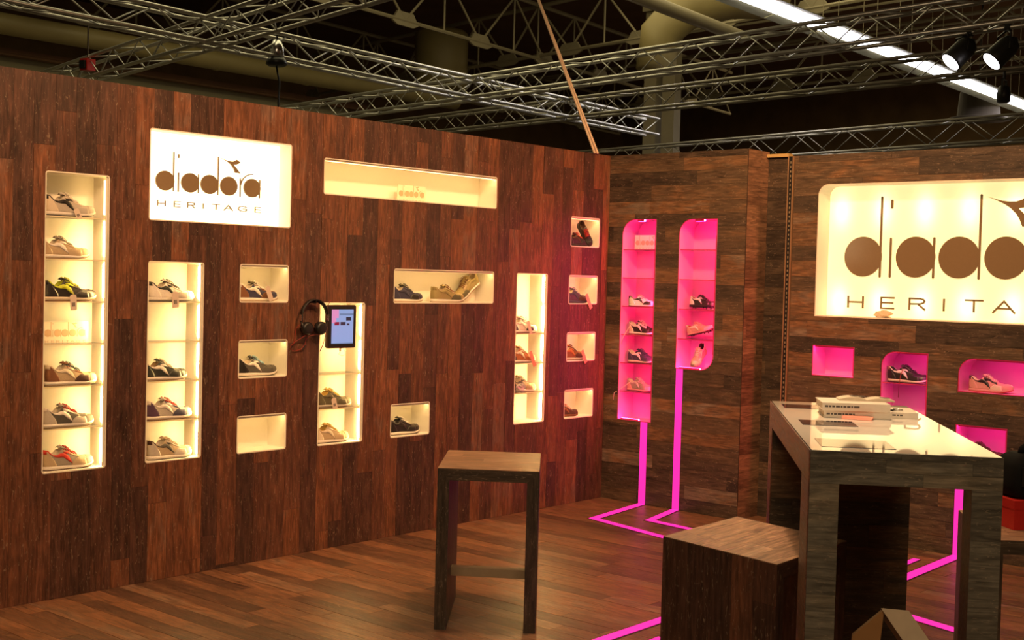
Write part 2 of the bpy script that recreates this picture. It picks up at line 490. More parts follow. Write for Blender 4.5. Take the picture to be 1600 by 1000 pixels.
o = stuff(mb.build('planks', W['f1'], floor)); setcol(o, .5)

# ------------------------------------------------------------------ left wall
fL = lambda h, z, d: (h, -d, z)          # room side is -y
NI = {'A': (-4.382, -4.057, .613, 2.038), 'B': (-3.825, -2.934, 1.845, 2.297), 'C': (-3.823, -3.5, .613, 1.628),
      'D1': (-3.259, -2.94, 1.430, 1.627), 'D2': (-3.26, -2.939, 1.018, 1.215), 'D3': (-3.26, -2.937, .611, .804),
      'E': (-2.69, -1.229, 2.05, 2.246), 'F': (-2.7, -2.366, .607, 1.421), 'G': (-2.125, -1.237, 1.428, 1.627),
      'H': (-2.128, -1.805, .609, .803), 'I': (-.997, -.685, .611, 1.623), 'J1': (-.431, -.113, 1.832, 2.033),
      'J2': (-.438, -.12, 1.425, 1.62), 'J3': (-.445, -.128, 1.018, 1.215), 'J4': (-.456, -.135, .612, .808)}
NP = {k: rounded(*v, tl=.008, tr=.008, br=.008, bl=.008, n=2) for k, v in NI.items()}
ND = {k: .15 for k in NI}; ND['B'] = .105; ND['A'] = .13; ND['C'] = .14
mb = MB(); HL = [grow(P, .0062) for P in NP.values()]
cut_mesh(mb, cut_rect(-5.9, 0.0, 0, 2.497, HL), fL, -.02, 0)
mb.box(-5.9, 0.02, .19, .22, 0, 2.49)
mb.box(-5.9, 0.02, .02, .19, 2.465, 2.49)
wallL = struct(mb.build('wall_left', M['backing']))
fLp = lambda h, z, d: (h, -d + .006, z)  # plank faces finish at y = 0
mb = MB()
wallL.location.y = .006
plank_face(wallL, fL, -5.9, 0, 0, 2.5, True, HL, W['b2'], tone=(.05, .95))
STEP = .2035
SHELVES = {'A': [.613+STEP*i for i in range(1, 7)], 'C': [.613+STEP*i for i in range(1, 5)], 'F': [.81, 1.012], 'I': [.612+.2025*i for i in (1, 2, 3)]}
for k, P in NP.items():
    if k == 'B': continue
    h0, h1, z0, z1 = NI[k]; d = ND[k]
    nb = niche(wallL, P, fL, d, M['cream'], rim=M['cream_rim'], face=.0068)
    for z in SHELVES.get(k, []):
        s = slab(nb, 'glass_shelf', fL, h0+.001, h1-.001, z-.006, z, -d+.001, -.006, M['glass'])
        slab(nb, 'shelf_edge', fL, h0+.001, h1-.001, z-.006, z, -.006, -.004, M['glass_edge'])
    if k in 'ACFI':
        ncomp = max(3, round((z1-z0)/.2035))
        for a, b in ((h1-.008, h1),):
            for i in range(ncomp):
                zc = z0 + (i+.5)*(z1-z0)/ncomp
                slab(nb, 'led_module', fL, a, b, zc-.084, zc+.084, -.024, -.0042, M['led_soft' if k == 'A' and i == ncomp-1 else 'led'])
            slab(nb, 'strip_lip', fL, a-.0005 if a == h0 else a-.002, b+.002 if a == h0 else b, z0+.002, z1-.002, -.0040, -.001, M['cream_rim'])
    elif k != 'B':
        slab(nb, 'light_strip', fL, h0+.008, h1-.008, z1-.010, z1, -.022, -.0042, M['led_soft'])
        slab(nb, 'strip_lip', fL, h0+.002, h1-.002, z1-.0105, z1, -.0040, -.001, M['cream_rim'])

# ------------------------------------------------------------------ middle wall (magenta niches), pillar side and recess
fM = lambda h, z, d: (-d, -h, z)         # h runs to the viewer's right (-y); room side is -x
MK = rounded(.132, .418, .594, 2.034, tl=.11)
ML = rounded(.622, .922, .995, 2.031, tl=.10, br=.10)
stripM1 = rounded(.333, .398, -.01, .594, n=1); stripM2 = rounded(.624, .684, -.01, .995, n=1)
HM = [grow(P, .0062) for P in (MK, ML)]
mb = MB(); cut_mesh(mb, cut_rect(-.02, 1.145, 0, 2.497, HM), fM, -.02, 0)
mb.box(.02, .27, -1.145, -1.12, 0, 2.49); mb.box(.19, .22, -1.12, .2, 0, 2.49); mb.box(.02, .2, -1.12, .02, 2.465, 2.49)
wallM = struct(mb.build('wall_middle', M['backing'])); wallM.location.x = .006
plank_face(wallM, fM, .0005, 1.151, 0, 2.5, False, HM+[stripM1, stripM2], W['g1'], wr=(.085, .115), lr=(.4, 1.0), tone=(0, .98))
fS = lambda h, z, d: (h, -1.145-d, z)    # pillar side, faces -y
plank_face(wallM, fS, .0005-.006, .27, 0, 2.5, False, [], W['s0'], wr=(.095, .13), lr=(.3, .5), tone=(.1, .7))  # lighter wood here, light on the pillar side painted into the planks
cl_ = MB(); cl_.box(-.0068, -.0035, -1.1522, -1.1485, 0, 2.497); cl_.build('corner_bead', M['backing'], wallM)
PSTEP = .2048
for P, shelves in ((MK, [.594+PSTEP*i for i in range(1, 7)]), (ML, [.995+.2072*i for i in range(1, 5)])):
    nb = niche(wallM, P, fM, .175, M['glow_lam'], rim=M['glow_rim'], face=.0068, t=.0045)
    h0 = min(p[0] for p in P); h1 = max(p[0] for p in P); z0 = min(p[1] for p in P); z1 = max(p[1] for p in P)
    for z in shelves:
        slab(nb, 'glass_shelf', fM, h0+.001, h1-.001, z-.006, z, -.174, -.006, M['glass'])
        slab(nb, 'shelf_edge', fM, h0+.001, h1-.001, z-.006, z, -.006, -.004, M['glow_edge'])
    for a, b in ((h1-.007, h1),):
        slab(nb, 'light_strip', fM, a, b, z0+.115, z1-.115, -.022, -.0045, M['pink_led'])
        slab(nb, 'strip_lip', fM, a-.002, b, z0+.11, z1-.11, -.0042, -.001, M['glow_rim'])
    slab(nb, 'light_strip', fM, h0+.12, h1-.11, z1-.012, z1, -.024, -.0045, M['pink_end'])
    slab(nb, 'strip_lip', fM, h0+.12, h1-.11, z1-.0122, z1, -.0042, -.001, M['glow_rim'])
    slab(nb, 'light_strip', fM, h0+.02, h1-.11, z0, z0+.008, -.016, -.0045, M['pink_end'])
    slab(nb, 'strip_lip', fM, h0+.02, h1-.11, z0, z0+.0082, -.0042, -.001, M['glow_rim'])

# ------------------------------------------------------------------ recess between pillar and sign wall
XR = .27; XS = .04
fR = lambda h, z, d: (XR-d, -h, z)
mb = MB(); mb.box(XR, XR+.03, -1.7, -1.12, 0, 2.46)
wallR = struct(mb.build('wall_recess', M['backing']))
plank_face(wallR, fR, 1.152, 1.60, 0, 2.455, False, [], W['g1'], wr=(.085, .115), lr=(.3, .8), tone=(0, .5))
tr = MB(); tr.box(XR-.03, XR+.03, -1.315, -1.153, 2.46, 2.482); struct(tr.build('trim_1', M['batten']))
up = MB()
up.box(XS-.004, XS+.016, -1.464, -1.436, 0, 2.438)
upr = tag(up.build('slotted_upright', M['black']), 'black slotted shelf upright running floor to top beside the big sign wall', 'upright')
mb = MB()
for i in range(80):
    z = .06 + i*.0295
    mb.box(XS-.0058, XS-.0042, -1.453, -1.447, z, z+.014)
stuff(mb.build('slots', M['steel'], upr))
for a, b in ((-1.436, -1.430), (-1.470, -1.464)):
    t = MB(); t.box(XS-.008, XS+.016, a, b, 0, 2.440); t.build('edge_strip', M['edge_brown'], upr)

# ------------------------------------------------------------------ sign wall
fW = lambda h, z, d: (XS-d, -h, z)
WB = rounded(1.66, 3.42, 1.405, 2.243, tl=.065, tr=.065, n=8)
W1 = rounded(1.654, 1.936, 1.020, 1.208)
W2 = rounded(2.131, 2.421, .612, 1.197, tl=.085)
W3 = rounded(2.620, 3.20, .990, 1.185, tl=.09)
W4 = rounded(2.616, 2.914, .585, .785)
stripW = rounded(2.618, 2.692, -.01, .585, n=1)
HW = [grow(P, .0062) for P in (WB, W1, W2, W3, W4)]
mb = MB(); cut_mesh(mb, cut_rect(1.478, 3.9, 0, 2.437, HW), fW, -.02, 0)
mb.box(XS+.22, XS+.25, -3.9, -1.478, 0, 2.43); mb.box(XS+.02, XS+.22, -3.9, -1.478, 2.41, 2.437); mb.box(XS+.02, XS+.22, -1.5, -1.478, 0, 2.41)
wallW = struct(mb.build('wall_right', M['backing'])); wallW.location.x = .006
plank_face(wallW, fW, 1.478, 3.9, 0, 2.44, False, HW+[stripW], W['g1'], wr=(.085, .112), lr=(.55, 1.3), tone=(.08, .9))
for P, tl in ((W1, 0), (W2, .085), (W3, .09), (W4, 0)):
    nb = niche(wallW, P, fW, .165, M['glow_lam'], rim=M['glow_rim'], face=.0068, t=.0045)
    h0 = min(p[0] for p in P); h1 = max(p[0] for p in P); z0 = min(p[1] for p in P); z1 = max(p[1] for p in P)
    if P is W2:
        for z in (.807, 1.008):
            slab(nb, 'glass_shelf', fW, h0+.001, h1-.001, z-.006, z, -.164, -.006, M['glass'])
            slab(nb, 'shelf_edge', fW, h0+.001, h1-.001, z-.006, z, -.006, -.004, M['glow_edge'])
    slab(nb, 'light_strip', fW, h1-.006, h1, z0+.01, z1-.03, -.020, -.0045, M['pink_soft'])
    slab(nb, 'light_strip', fW, h0+tl+.01, h1-.012, z1-.006, z1, -.020, -.0045, M['pink_soft'])
    slab(nb, 'strip_lip', fW, h1-.0063, h1, z0+.008, z1-.012, -.0042, -.001, M['glow_rim'])
    slab(nb, 'strip_lip', fW, h0+tl+.008, h1-.001, z1-.0063, z1, -.0042, -.001, M['glow_rim'])

# ------------------------------------------------------------------ the two illuminated signs and the small plaques
DISCS = [0, 2.74, 4.90, 7.12, 9.87]
STEMS = [(.92, 3.0, -1.03), (1.45, .95, -1.03), (3.66, .97, -1.03), (5.88, 3.0, -1.03), (8.47, .93, -1.03), (10.8, .97, -1.03)]
MARK = [(6.19, 2.87), (6.50, 2.77), (6.85, 2.67), (7.20, 2.62), (7.50, 2.62), (7.78, 2.70), (7.98, 2.87), (8.46, 2.58), (8.20, 2.44), (7.90, 2.33), (7.62, 2.30),
        (7.95, 1.98), (8.20, 1.70), (8.46, 1.44), (7.82, 1.46), (7.68, 1.80), (7.52, 2.05), (7.25, 2.32), (6.95, 2.52), (6.55, 2.72)]
WORD = [('H', -.72, .8), ('E', 1.05, .66), ('R', 2.52, .78), ('I', 4.2, .1), ('T', 5.3, .82), ('A', 6.62, 1.0), ('G', 8.3, 1.0), ('E', 10.3, .68)]
def letter_polys(ch):
    """thin geometric capitals as line strokes in a unit box"""
    S = {'H': [[(0, 0), (0, 1)], [(1, 0), (1, 1)], [(0, .5), (1, .5)]],
         'E': [[(0, 0), (0, 1)], [(0, 1), (1, 1)], [(0, .52), (.92, .52)], [(0, 0), (1, 0)]],
         'R': [[(0, 0), (0, 1)], [(0, 1), (.68, 1), (.9, .93), (.98, .78), (.92, .62), (.7, .52), (0, .5)], [(.55, .5), (1, 0)]],
         'I': [[(.5, 0), (.5, 1)]], 'T': [[(.5, 0), (.5, 1)], [(0, 1), (1, 1)]],
         'A': [[(0, 0), (.5, 1), (1, 0)], [(.2, .36), (.8, .36)]],
         'G': [[(.95, .8), (.78, .95), (.5, 1.0), (.22, .93), (.04, .72), (0, .5), (.04, .28), (.22, .07), (.5, 0), (.8, .05), (.96, .2), (.96, .46), (.58, .46)]]}
    return S[ch]
def stroke(mb, pts, wd, fn, d0, d1):
    """mitred flat stroke along pts, one closed band"""
    P = [Vector(p) for p in pts]; n = len(P); sec = []
    for i, p in enumerate(P):
        a = (P[i]-P[i-1]).normalized() if i else (P[1]-P[0]).normalized()
        b = (P[i+1]-P[i]).normalized() if i < n-1 else a
        n1 = Vector((-a.y, a.x)); n2 = Vector((-b.y, b.x)); m = n1+n2
        m = m/max(.5, m.length_squared)*wd*1.0
        e = (a*(-wd*.4) if i == 0 else (a*(wd*.4) if i == n-1 else Vector((0, 0))))
        sec.append((p+m+e, p-m+e))
    vs = []
    for l, r in sec: vs += [fn(l.x, l.y, d0), fn(r.x, r.y, d0), fn(r.x, r.y, d1), fn(l.x, l.y, d1)]
    fs = [(3, 2, 1, 0), tuple(4*(n-1)+k for k in range(4))]
    for i in range(n-1):
        for k in range(4): fs.append((4*i+k, 4*i+(k+1) % 4, 4*i+4+(k+1) % 4, 4*i+4+k))
    mb.add(vs, fs)
def sign_lettering(parent, fn0, h0, z0, rh, rv, d0, d1, mat, word=True, sw=.105):
    """the wordmark: filled discs with thin stems, split-wing mark above, spaced capitals below"""
    def fn(a, b, d): return fn0(h0 + a*rh, z0 + b*rv, d)
    def disc(c): return [(c + math.cos(2*PI*i/40), math.sin(2*PI*i/40)) for i in range(40)]
    def pill(c, t, b, wd):
        hw = wd/2; k = rh/rv
        return [(c+hw*math.cos(a), t-hw*k+hw*k*math.sin(a)) for a in [PI*i/6 for i in range(7)]] + [(c+hw*math.cos(a), b+hw*k+hw*k*math.sin(a)) for a in [PI+PI*i/6 for i in range(7)]]
    names = ['d', 'i', 'a', 'd', 'o', 'r', 'a']
    comp = {0: [disc(DISCS[0]), pill(*STEMS[0], sw)], 1: [pill(*STEMS[1], sw), pill(1.45, 2.82, 2.38, .13)],
            2: [disc(DISCS[1]), pill(*STEMS[2], sw)], 3: [disc(DISCS[2]), pill(*STEMS[3], sw)], 4: [disc(DISCS[3])],
            5: [pill(*STEMS[4], sw)], 6: [disc(DISCS[4]), pill(*STEMS[5], sw)]}
    for i in range(7):
        mb = MB()
        for j, P in enumerate(comp[i]): mb.prism(P, fn, d0, d1 - j*.0004)
        if i == 5: stroke(mb, [(8.5, .25), (8.62, .62), (8.85, .98), (9.2, 1.27), (9.6, 1.44), (9.95, 1.48)], sw, fn, d0, d1-.0004)
        mb.build('letter_' + names[i], mat, parent)
    mb = MB(); mb.prism(MARK, fn, d0, d1); mb.build('split_wing_mark', mat, parent)
    if word:
        for ch, a, wd in WORD:
            mb = MB()
            for k, pts in enumerate(letter_polys(ch)):
                stroke(mb, [(a + wd*p, -2.55 + .53*q) for p, q in pts], .085, fn, d0, d1 - k*.0003)
            mb.build('letter_' + ch.lower(), mat, parent)

def sign(name, label, P, fn, depth, panel, liner, h0, z0, rh, rv, face):
    t = thing(name, label, 'sign')
    n = niche(t, P, fn, depth, liner, name='sign_box', rim=M['cream_rim'], face=face)
    n2 = len(P); cx = sum(p[0] for p in P)/n2; cz = sum(p[1] for p in P)/n2
    mb = MB(); mb.prism([(cx+(a-cx)*.997, cz+(b-cz)*.997) for a, b in P], fn, -depth+.001, -depth+.009); mb.build('light_panel', panel, t)
    sign_lettering(t, fn, h0, z0, rh, rv, -depth+.009, -depth+.017, M['letter'])
    return t
sign('illuminated_sign', 'small backlit rectangular wordmark sign on the left wall above a niche column', NP['B'], lambda h, z, d: (h, -d+.006, z), .105, M['sign_white'], M['cream'],
     -3.825+.167*.891, 1.845+.455*.452, .0560, .0513, .0068)
sign('illuminated_sign', 'large backlit wordmark sign with rounded corner on the wall behind the table', WB, lambda h, z, d: (XS+.006-d, -h, z), .15, M['sign_panel'], M['cream'],
     1.908, 1.79, .1278, .1278, .0068)

def plaque(label, h0, h1, z0, z1, fn, d):
    t = thing('wordmark_plaque', label, 'plaque', group='small wordmark plaques standing in niches')
    slab(t, 'panel', fn, h0, h1, z0, z1, d, d+.005, M['plaque'])
    wd = h1-h0; rh = wd/13.2
    sign_lettering(t, fn, h0+rh*1.45, z0+(z1-z0)*.47, rh, rh*.98, d+.005, d+.0062, M['letter_soft'], True, .16)
    return t
f0 = lambda h, z, d: (h, -d, z)
zA = .613+STEP*3
plaque('small cream wordmark plaque in the tall leftmost niche, fourth compartment', -4.34, -4.10, zA, zA+.102, f0, -.100)
plaque('small cream wordmark plaque standing in the long empty upper niche', -2.03, -1.79, 2.0501, 2.15, f0, -.095)
plaque('small wordmark plaque in the top compartment of the taller magenta niche', .155, .39, .594+PSTEP*6, .594+PSTEP*6+.105, lambda h, z, d: (-d, -h, z), -.12)

# ------------------------------------------------------------------ glowing magenta strips (wall to floor)
def light_path(label, pts, wd, wall_x=None, y=None, ztop=None):
    """pts: floor centre line; optional vertical run on a wall at x=wall_x"""
    t = thing('light_strip', label, 'light strip', (pts[0][0], pts[0][1], 0), group='magenta strips let into floor and walls')
    ox, oy = pts[0][0], pts[0][1]
    ch = MB(); df = MB()
    P = [Vector((p[0]-ox, p[1]-oy)) for p in pts]
    def side(k):
        L_, R_ = [], []
        for i, p in enumerate(P):
            d1 = (P[i]-P[i-1]).normalized() if i else (P[1]-P[0]).normalized()
            d2 = (P[i+1]-P[i]).normalized() if i < len(P)-1 else d1
            n1 = Vector((-d1.y, d1.x)); n2 = Vector((-d2.y, d2.x)); m = (n1+n2)
            m = m/max(.25, m.length_squared)*2
            L_.append(p+m*k/1); R_.append(p-m*k)
        return L_, R_
    for mb, k, z0, z1 in ((ch, wd/2+.009, .0006, .002), (df, wd/2, .0021, .0042)):
        L_, R_ = side(k)
        for i in range(len(P)-1):
            a, b, c, d = L_[i], L_[i+1], R_[i+1], R_[i]
            mb.hexa([(a.x,a.y,z0),(b.x,b.y,z0),(c.x,c.y,z0),(d.x,d.y,z0),(a.x,a.y,z1),(b.x,b.y,z1),(c.x,c.y,z1),(d.x,d.y,z1)])
    if wall_x is not None:
        x = wall_x-ox; yy = y-oy
        ch.box(x-.0045, x-.0004, yy-wd/2-.004, yy+wd/2+.004, .0005, ztop)
        df.box(x-.008, x-.0046, yy-wd/2, yy+wd/2, .002, ztop-.001)
    ch.build('channel', M['channel'], t); df.build('glowing_diffuser', M['pink_strip'], t)
    return t
light_path('magenta glowing strip running down from the taller magenta niche and across the floor', [(-.006, -.366), (-.70, -.475), (-.86, -1.16), (-.97, -1.75), (-1.02, -2.215), (-2.5, -2.245), (-3.4, -2.26)], .057, .006, -.365, .590)
light_path('magenta glowing strip descending from the shorter magenta niche to the floor', [(-.006, -.655), (-.465, -.765), (-.51, -1.11), (-.57, -1.6)], .055, .006, -.654, .991)
light_path('magenta glowing strip on the right wall behind the table legs', [(.034, -2.655), (-.67, -2.675), (-1.42, -2.70), (-1.6, -3.3), (-1.75, -3.9)], .066, .046, -2.655, .583)
light_path('short magenta floor strip under the white topped table', [(-.24, -2.52), (-1.2, -2.56)], .04)
light_path('magenta floor strip at the bottom edge below the closed stool', [(-2.72, -2.42), (-3.45, -2.44)], .04)

# ------------------------------------------------------------------ furniture
def local_frame(name, label, cat, P0, ang, group=None):
    return thing(name, label, cat, (P0[0], P0[1], 0), ang, group)

def boards(parent, origin, eu, ev, nrm, W_, H_, wmin, wmax, lmin, lmax, mat, tone, across='v', th=.0022, inset=None, shape=None):
    """thin plank facing on a rectangle origin + u*eu + v*ev; shape(u,v)->(u',v') may skew it (mitres)"""
    origin, eu, ev, nrm = map(Vector, (origin, eu, ev, nrm))
    if across == 'v': R = [(c, d, a, b) for a, b, c, d in plank_rows(0, H_, 0, W_, wmin, wmax, lmin, lmax)]
    else: R = plank_rows(0, W_, 0, H_, wmin, wmax, lmin, lmax)
    for u0, u1, v0, v1 in R:
        g = .0003
        c = [(u0+g, v0+g), (u1-g, v0+g), (u1-g, v1-g), (u0+g, v1-g)]
        if shape: c = [shape(*q) for q in c]
        mb = MB()
        b = [origin + eu*u + ev*v + nrm*.0002 for u, v in c]
        mb.hexa(b + [q + nrm*th for q in b])
        o = mb.build('board', mat, parent); setcol(o, random.uniform(*tone))

def portal_stool(label, P, h, t, fam, tone, ttop, group, crossbar=None, barmat=None):
    """stool of two mitred slab legs and a slab seat. P: four top corners, legs on edges P0-P3 and P1-P2"""
    P = [Vector((p[0], p[1], 0)) for p in P]
    d = P[1]-P[0]; ang = math.atan2(d.y, d.x)
    T = thing('wooden_stool', label, 'stool', (P[0].x, P[0].y, 0), ang, group)
    Ri = Matrix.Rotation(-ang, 3, 'Z')
    Q = [Ri @ (p-P[0]) for p in P]
    def bil(a, b, z):
        v = (Q[0]*(1-a)+Q[1]*a)*(1-b) + (Q[3]*(1-a)+Q[2]*a)*b
        return Vector((v.x, v.y, z))
    wd = d.length; ta = t/wd; dp = (Q[3]-Q[0]).length
    f = .003
    fa = f/wd
    m = MB()
    m.hexa([bil(ta,0,h-t), bil(1-ta,0,h-t), bil(1-ta,1,h-t), bil(ta,1,h-t), bil(fa,0,h-f), bil(1-fa,0,h-f), bil(1-fa,1,h-f), bil(fa,1,h-f)])
    seat = m.build('seat', W[fam+'0'], T); setcol(seat, sum(tone)/2)
    e0 = (bil(1,0,0)-bil(0,0,0)).normalized(); e1 = (bil(0,1,0)-bil(0,0,0))
    tops = bil(0,0,h-f)
    boards(seat, tops, e0, (bil(0,1,0)-bil(0,0,0)).normalized(), (0,0,1), wd, dp, .08, .16, .25, .6, W['s0'], ttop, 'v', .0028)
    for s in (0, 1):
        m = MB()
        o, i = (fa, ta) if s == 0 else (1-fa, 1-ta)
        m.hexa([bil(o,0,0), bil(i,0,0), bil(i,1,0), bil(o,1,0), bil(o,0,h-f), bil(i,0,h-t), bil(i,1,h-t), bil(o,1,h-f)])
        leg = m.build('leg', W[fam+'2'], T); setcol(leg, random.uniform(*tone))
        n = -(e0) if s == 0 else e0
        a = 0 if s == 0 else 1
        ev = (bil(a,1,0)-bil(a,0,0)); L_ = ev.length; ev.normalize()
        boards(leg, bil(o,0,0), ev, (0,0,1), n, L_, h-f, .085, .12, .35, .8, W[fam+'2'], tone, 'u', .0028)
    if crossbar:
        z0, z1, b0, b1 = crossbar
        m = MB()
        m.hexa([bil(ta,b0,z0), bil(1-ta,b0,z0), bil(1-ta,b1,z0), bil(ta,b1,z0), bil(ta,b0,z1), bil(1-ta,b0,z1), bil(1-ta,b1,z1), bil(ta,b1,z1)])
        o = m.build('crossbar', barmat, T); o['label'] = 'pale plain wooden footrest bar'
    return T
GS = 'slab sided wooden stools'
portal_stool('tall wooden stool with open front and pale footrest bar, standing alone on the floor', [(-3.359, -1.615), (-3.083, -1.982), (-2.643, -1.62), (-2.898, -1.235)], .733, .054, 'g', (.15, .5), (.55, .95), GS,
             (.196, .236, .36, .46), M['trestle_light'])
portal_stool('wooden stool with closed plank side facing the camera, half under the white topped table', [(-3.940, -3.666), (-3.434, -3.646), (-3.316, -3.144), (-3.848, -3.177)], .733, .05, 'b', (.05, .5), (.45, .85), GS)
_p0 = Vector((-3.03, -3.978)); _d = Vector((.62, -.78)).normalized(); _e = Vector((.85, .527)).normalized()
portal_stool('wooden stool at the right edge carrying the red box and black bag', [_p0, _p0+_d*.46, _p0+_d*.46+_e*.59, _p0+_e*.59], .733, .05, 'g', (.1, .5), (.45, .8), GS)

# high table ------------------------------------------------------------
FLc = Vector((-4.116, -3.856)); AL = math.atan2(.56, .828)
TB = thing('display_table', 'tall wooden table with glossy white top and inlaid dark screens', 'table', (FLc.x, FLc.y, 0), AL)
LT, WT, HT = 1.525, .543, 1.125
# local: x along the table, -y towards the viewer's right  (width runs along -y)
m = MB(); m.box(.0068, LT-.0068, -WT+.0068, -.0068, HT-.010, HT)
m.build('glass_top', M['tabletop'], TB)
m = MB(); m.box(.0035, LT-.0035, -WT+.0035, -.0035, 1.030, HT-.0101)
apron = m.build('top_frame', W['b0'], TB); setcol(apron, .4)
for y0, y1 in ((-.087, -.0035), (-WT+.0035, -.455)):
    m = MB(); m.box(.0035, .203 if y1 > -.05 else .105, y0, y1, 0, 1.030)
    leg = m.build('leg', W['b1'], TB); setcol(leg, .2)
    yl = max(y0, y1)
    boards(leg, (.0035, y1 if y1 > -.05 else y1, 0), (0, -1, 0), (0, 0, 1), (-1, 0, 0), abs(y1-y0), 1.030, .075, .13, 2, 3, W['t1'], (.05, .75), 'v', .003)
    if y1 > -.05: boards(leg, (.0035, y1, 0), (1, 0, 0), (0, 0, 1), (0, 1, 0), .1995, 1.030, .09, .13, 2, 3, W['b0'], (.5, .8), 'v', .003)
boards(apron, (.0035, -.0035, 1.030), (0, -1, 0), (0, 0, 1), (-1, 0, 0), WT-.007, HT-.0004-1.030, .035, .05, .18, .4, W['t1'], (.1, .75), 'v', .003)
boards(apron, (.0035, -.0035, 1.030), (1, 0, 0), (0, 0, 1), (0, 1, 0), LT-.007, HT-.0004-1.030, .08, .09, .6, 1.0, W['b0'], (.5, .85), 'v', .003)  # redder tones put the pink light on this side into the boards
m = MB(); m.box(1.381, LT-.0035, -WT+.0035, -.0035, 0, 1.030)
back = m.build('end_panel', W['b1'], TB); setcol(back, .15)
boards(back, (1.381, -.0035, 0), (0, -1, 0), (0, 0, 1), (-1, 0, 0), WT-.007, 1.030, .085, .115, .4, .9, W['g1'], (.35, .85), 'v', .003)
boards(back, (1.381, -.0035, 0), (1, 0, 0), (0, 0, 1), (0, 1, 0), .14, 1.030, .09, .13, 2, 3, W['b0'], (.5, .8), 'v', .003)
for i, (a, b, c, d) in enumerate(((1.238, 1.389, -.235, -.034), (.662, .822, -.230, -.046), (.088, .285, -.258, -.044))):
    m = MB(); m.box(a, b, c, d, HT+.0001, HT+.0012)
    m.build('inlaid_screen', M['screen_off'], TB)
def tloc(x, y, z=HT):
    c, s = math.cos(AL), math.sin(AL)
    return (FLc.x + c*x - s*y, FLc.y + s*x + c*y, z)

def book(label, x, y, dx, dy, z, th, rot=0):
    """spine faces -x; x,y = near left corner in table space"""
    b = thing('book', label, 'book', tloc(x, y, z), AL+rot, group='white books on the table')
    m = MB()
    m.box(0, dx, -dy, 0, 0, .003); m.box(0, dx, -dy, 0, th-.003, th)
    m.box(0, .004, -dy, 0, .003, th-.003)
    c = m.build('cover', M['bookwhite'], b)
    m = MB(); m.box(.0045, dx-.005, -dy+.004, -.004, .0031, th-.0031); m.build('page_block', M['pages'], b)
    m = MB()
    xx = -.008
    for i in range(9):
        wd_ = (.012, .008, .010, .014, .006, .010, .012, .006, .02)[i]
        if xx-wd_ < -dy*.55: break
        m.box(-.0006, -.0001, xx-wd_, xx, th*.42, th*.66); xx -= wd_+.003
    m.build('spine_print', M['print'], c)
    return b
book('white hardback book lying flat, lowest of the two spines facing the camera', .935, -.148, .21, .235, HT+.0005, .026)
book('white hardback book on top of another, its spine facing the camera', .925, -.140, .205, .238, HT+.0270, .028, .02)
book('white book lying behind and right of the two stacked books on the table', .995, -.388, .20, .098, HT+.0005, .022, -.03)
bk = thing('magazine', 'open pale magazine lying on top of the book stack', 'magazine', tloc(1.03, -.21, HT+.0554), AL)
m = MB()
N_ = 14
top = []; 
for i in range(N_+1):
    s_ = i/N_; top.append((0, -.20*s_, .004+.010*abs(math.sin(2*PI*s_))*(1-.3*s_)))
for i in range(N_):
    a, b = top[i], top[i+1]
    m.hexa([(0, a[1], 0), (0, b[1], 0), (.09, b[1], 0), (.09, a[1], 0), (0, a[1], a[2]), (0, b[1], b[2]), (.09, b[1], b[2]), (.09, a[1], a[2])])
m.build('pages', M['pages'], bk)
m = MB(); m.box(.03, .06, -.10, -.045, .0142, .0147); m.box(.02, .05, -.185, -.15, .0118, .0123); m.build('printed_block', M['print'], bk)
lf = thing('leaflet', 'folded salmon pink leaflet lying in front of the white books', 'leaflet', tloc(.905, -.205, HT+.0004), AL-.25)
m = MB(); m.box(0, .05, -.105, 0, 0, .0012); m.hexa([(0, -.105, .0013), (.05, -.105, .0013), (.05, 0, .0013), (0, 0, .0013), (.004, -.105, .007), (.05, -.105, .010), (.05, 0, .013), (.004, 0, .010)])
m.build('folded_sheet', M['pinkpaper'], lf)
kr = thing('key_ring', 'small bunch of metal keys on a ring behind the books on the table', 'keys', tloc(1.06, -.425, HT+.0228), AL)
m = MB(); m.tube([(.018*math.cos(a), .018*math.sin(a), .003) for a in [2*PI*i/16 for i in range(16)]], .002, 5, closed=True); m.build('ring', M['chrome'], kr, True)
m = MB(); m.box(.018, .055, -.006, .006, .0005, .003); m.box(.055, .072, -.002, .003, .0005, .003); m.box(-.02, .02, .018, .03, .0005, .0035); m.build('key', M['dark_metal'], kr)

# red box and black bag on the right stool ------------------------------
ang = -.70
_b = _p0 + _d*.125 + _e*.19
rb = thing('cardboard_box', 'red cardboard box on the stool at the right edge under the black bag', 'box', (_b.x, _b.y, .7337), ang)
m = MB(); m.box(0, .26, 0, .20, 0, .104); m.build('carton', M['red_box'], rb)
m = MB(); m.box(-.0015, .2615, -.0015, .2015, .074, .1065); m.build('lid', M['red_box'], rb)
m = MB(); m.box(.085, .15, -.003, -.0016, .045, .085); m.box(.045, .06, -.003, -.0016, .055, .065); m.build('black_label', M['black'], rb)
bg = thing('shoulder_bag', 'black padded bag standing on the red box at the right edge', 'bag', (_b.x, _b.y, .8408), ang)
m = MB()
prof = [(.09, 0), (.108, .012), (.112, .05), (.110, .115), (.098, .145), (.075, .160)]
vs = []; fs = []
nn = 28
for k, (r, z) in enumerate(prof):
    for i in range(nn):
        a = 2*PI*i/nn; ca, sa = math.cos(a), math.sin(a)
        q = .38
        vs.append((.13 + r*1.08*math.copysign(abs(ca)**q, ca), .10 + r*.78*math.copysign(abs(sa)**q, sa), z))
for k in range(len(prof)-1):
    for i in range(nn): fs.append((k*nn+i, k*nn+(i+1) % nn, (k+1)*nn+(i+1) % nn, (k+1)*nn+i))
fs.append(tuple(range(nn-1, -1, -1))); fs.append(tuple((len(prof)-1)*nn+i for i in range(nn)))
m.add(vs, fs); m.build('body', M['black_soft'], bg, True)
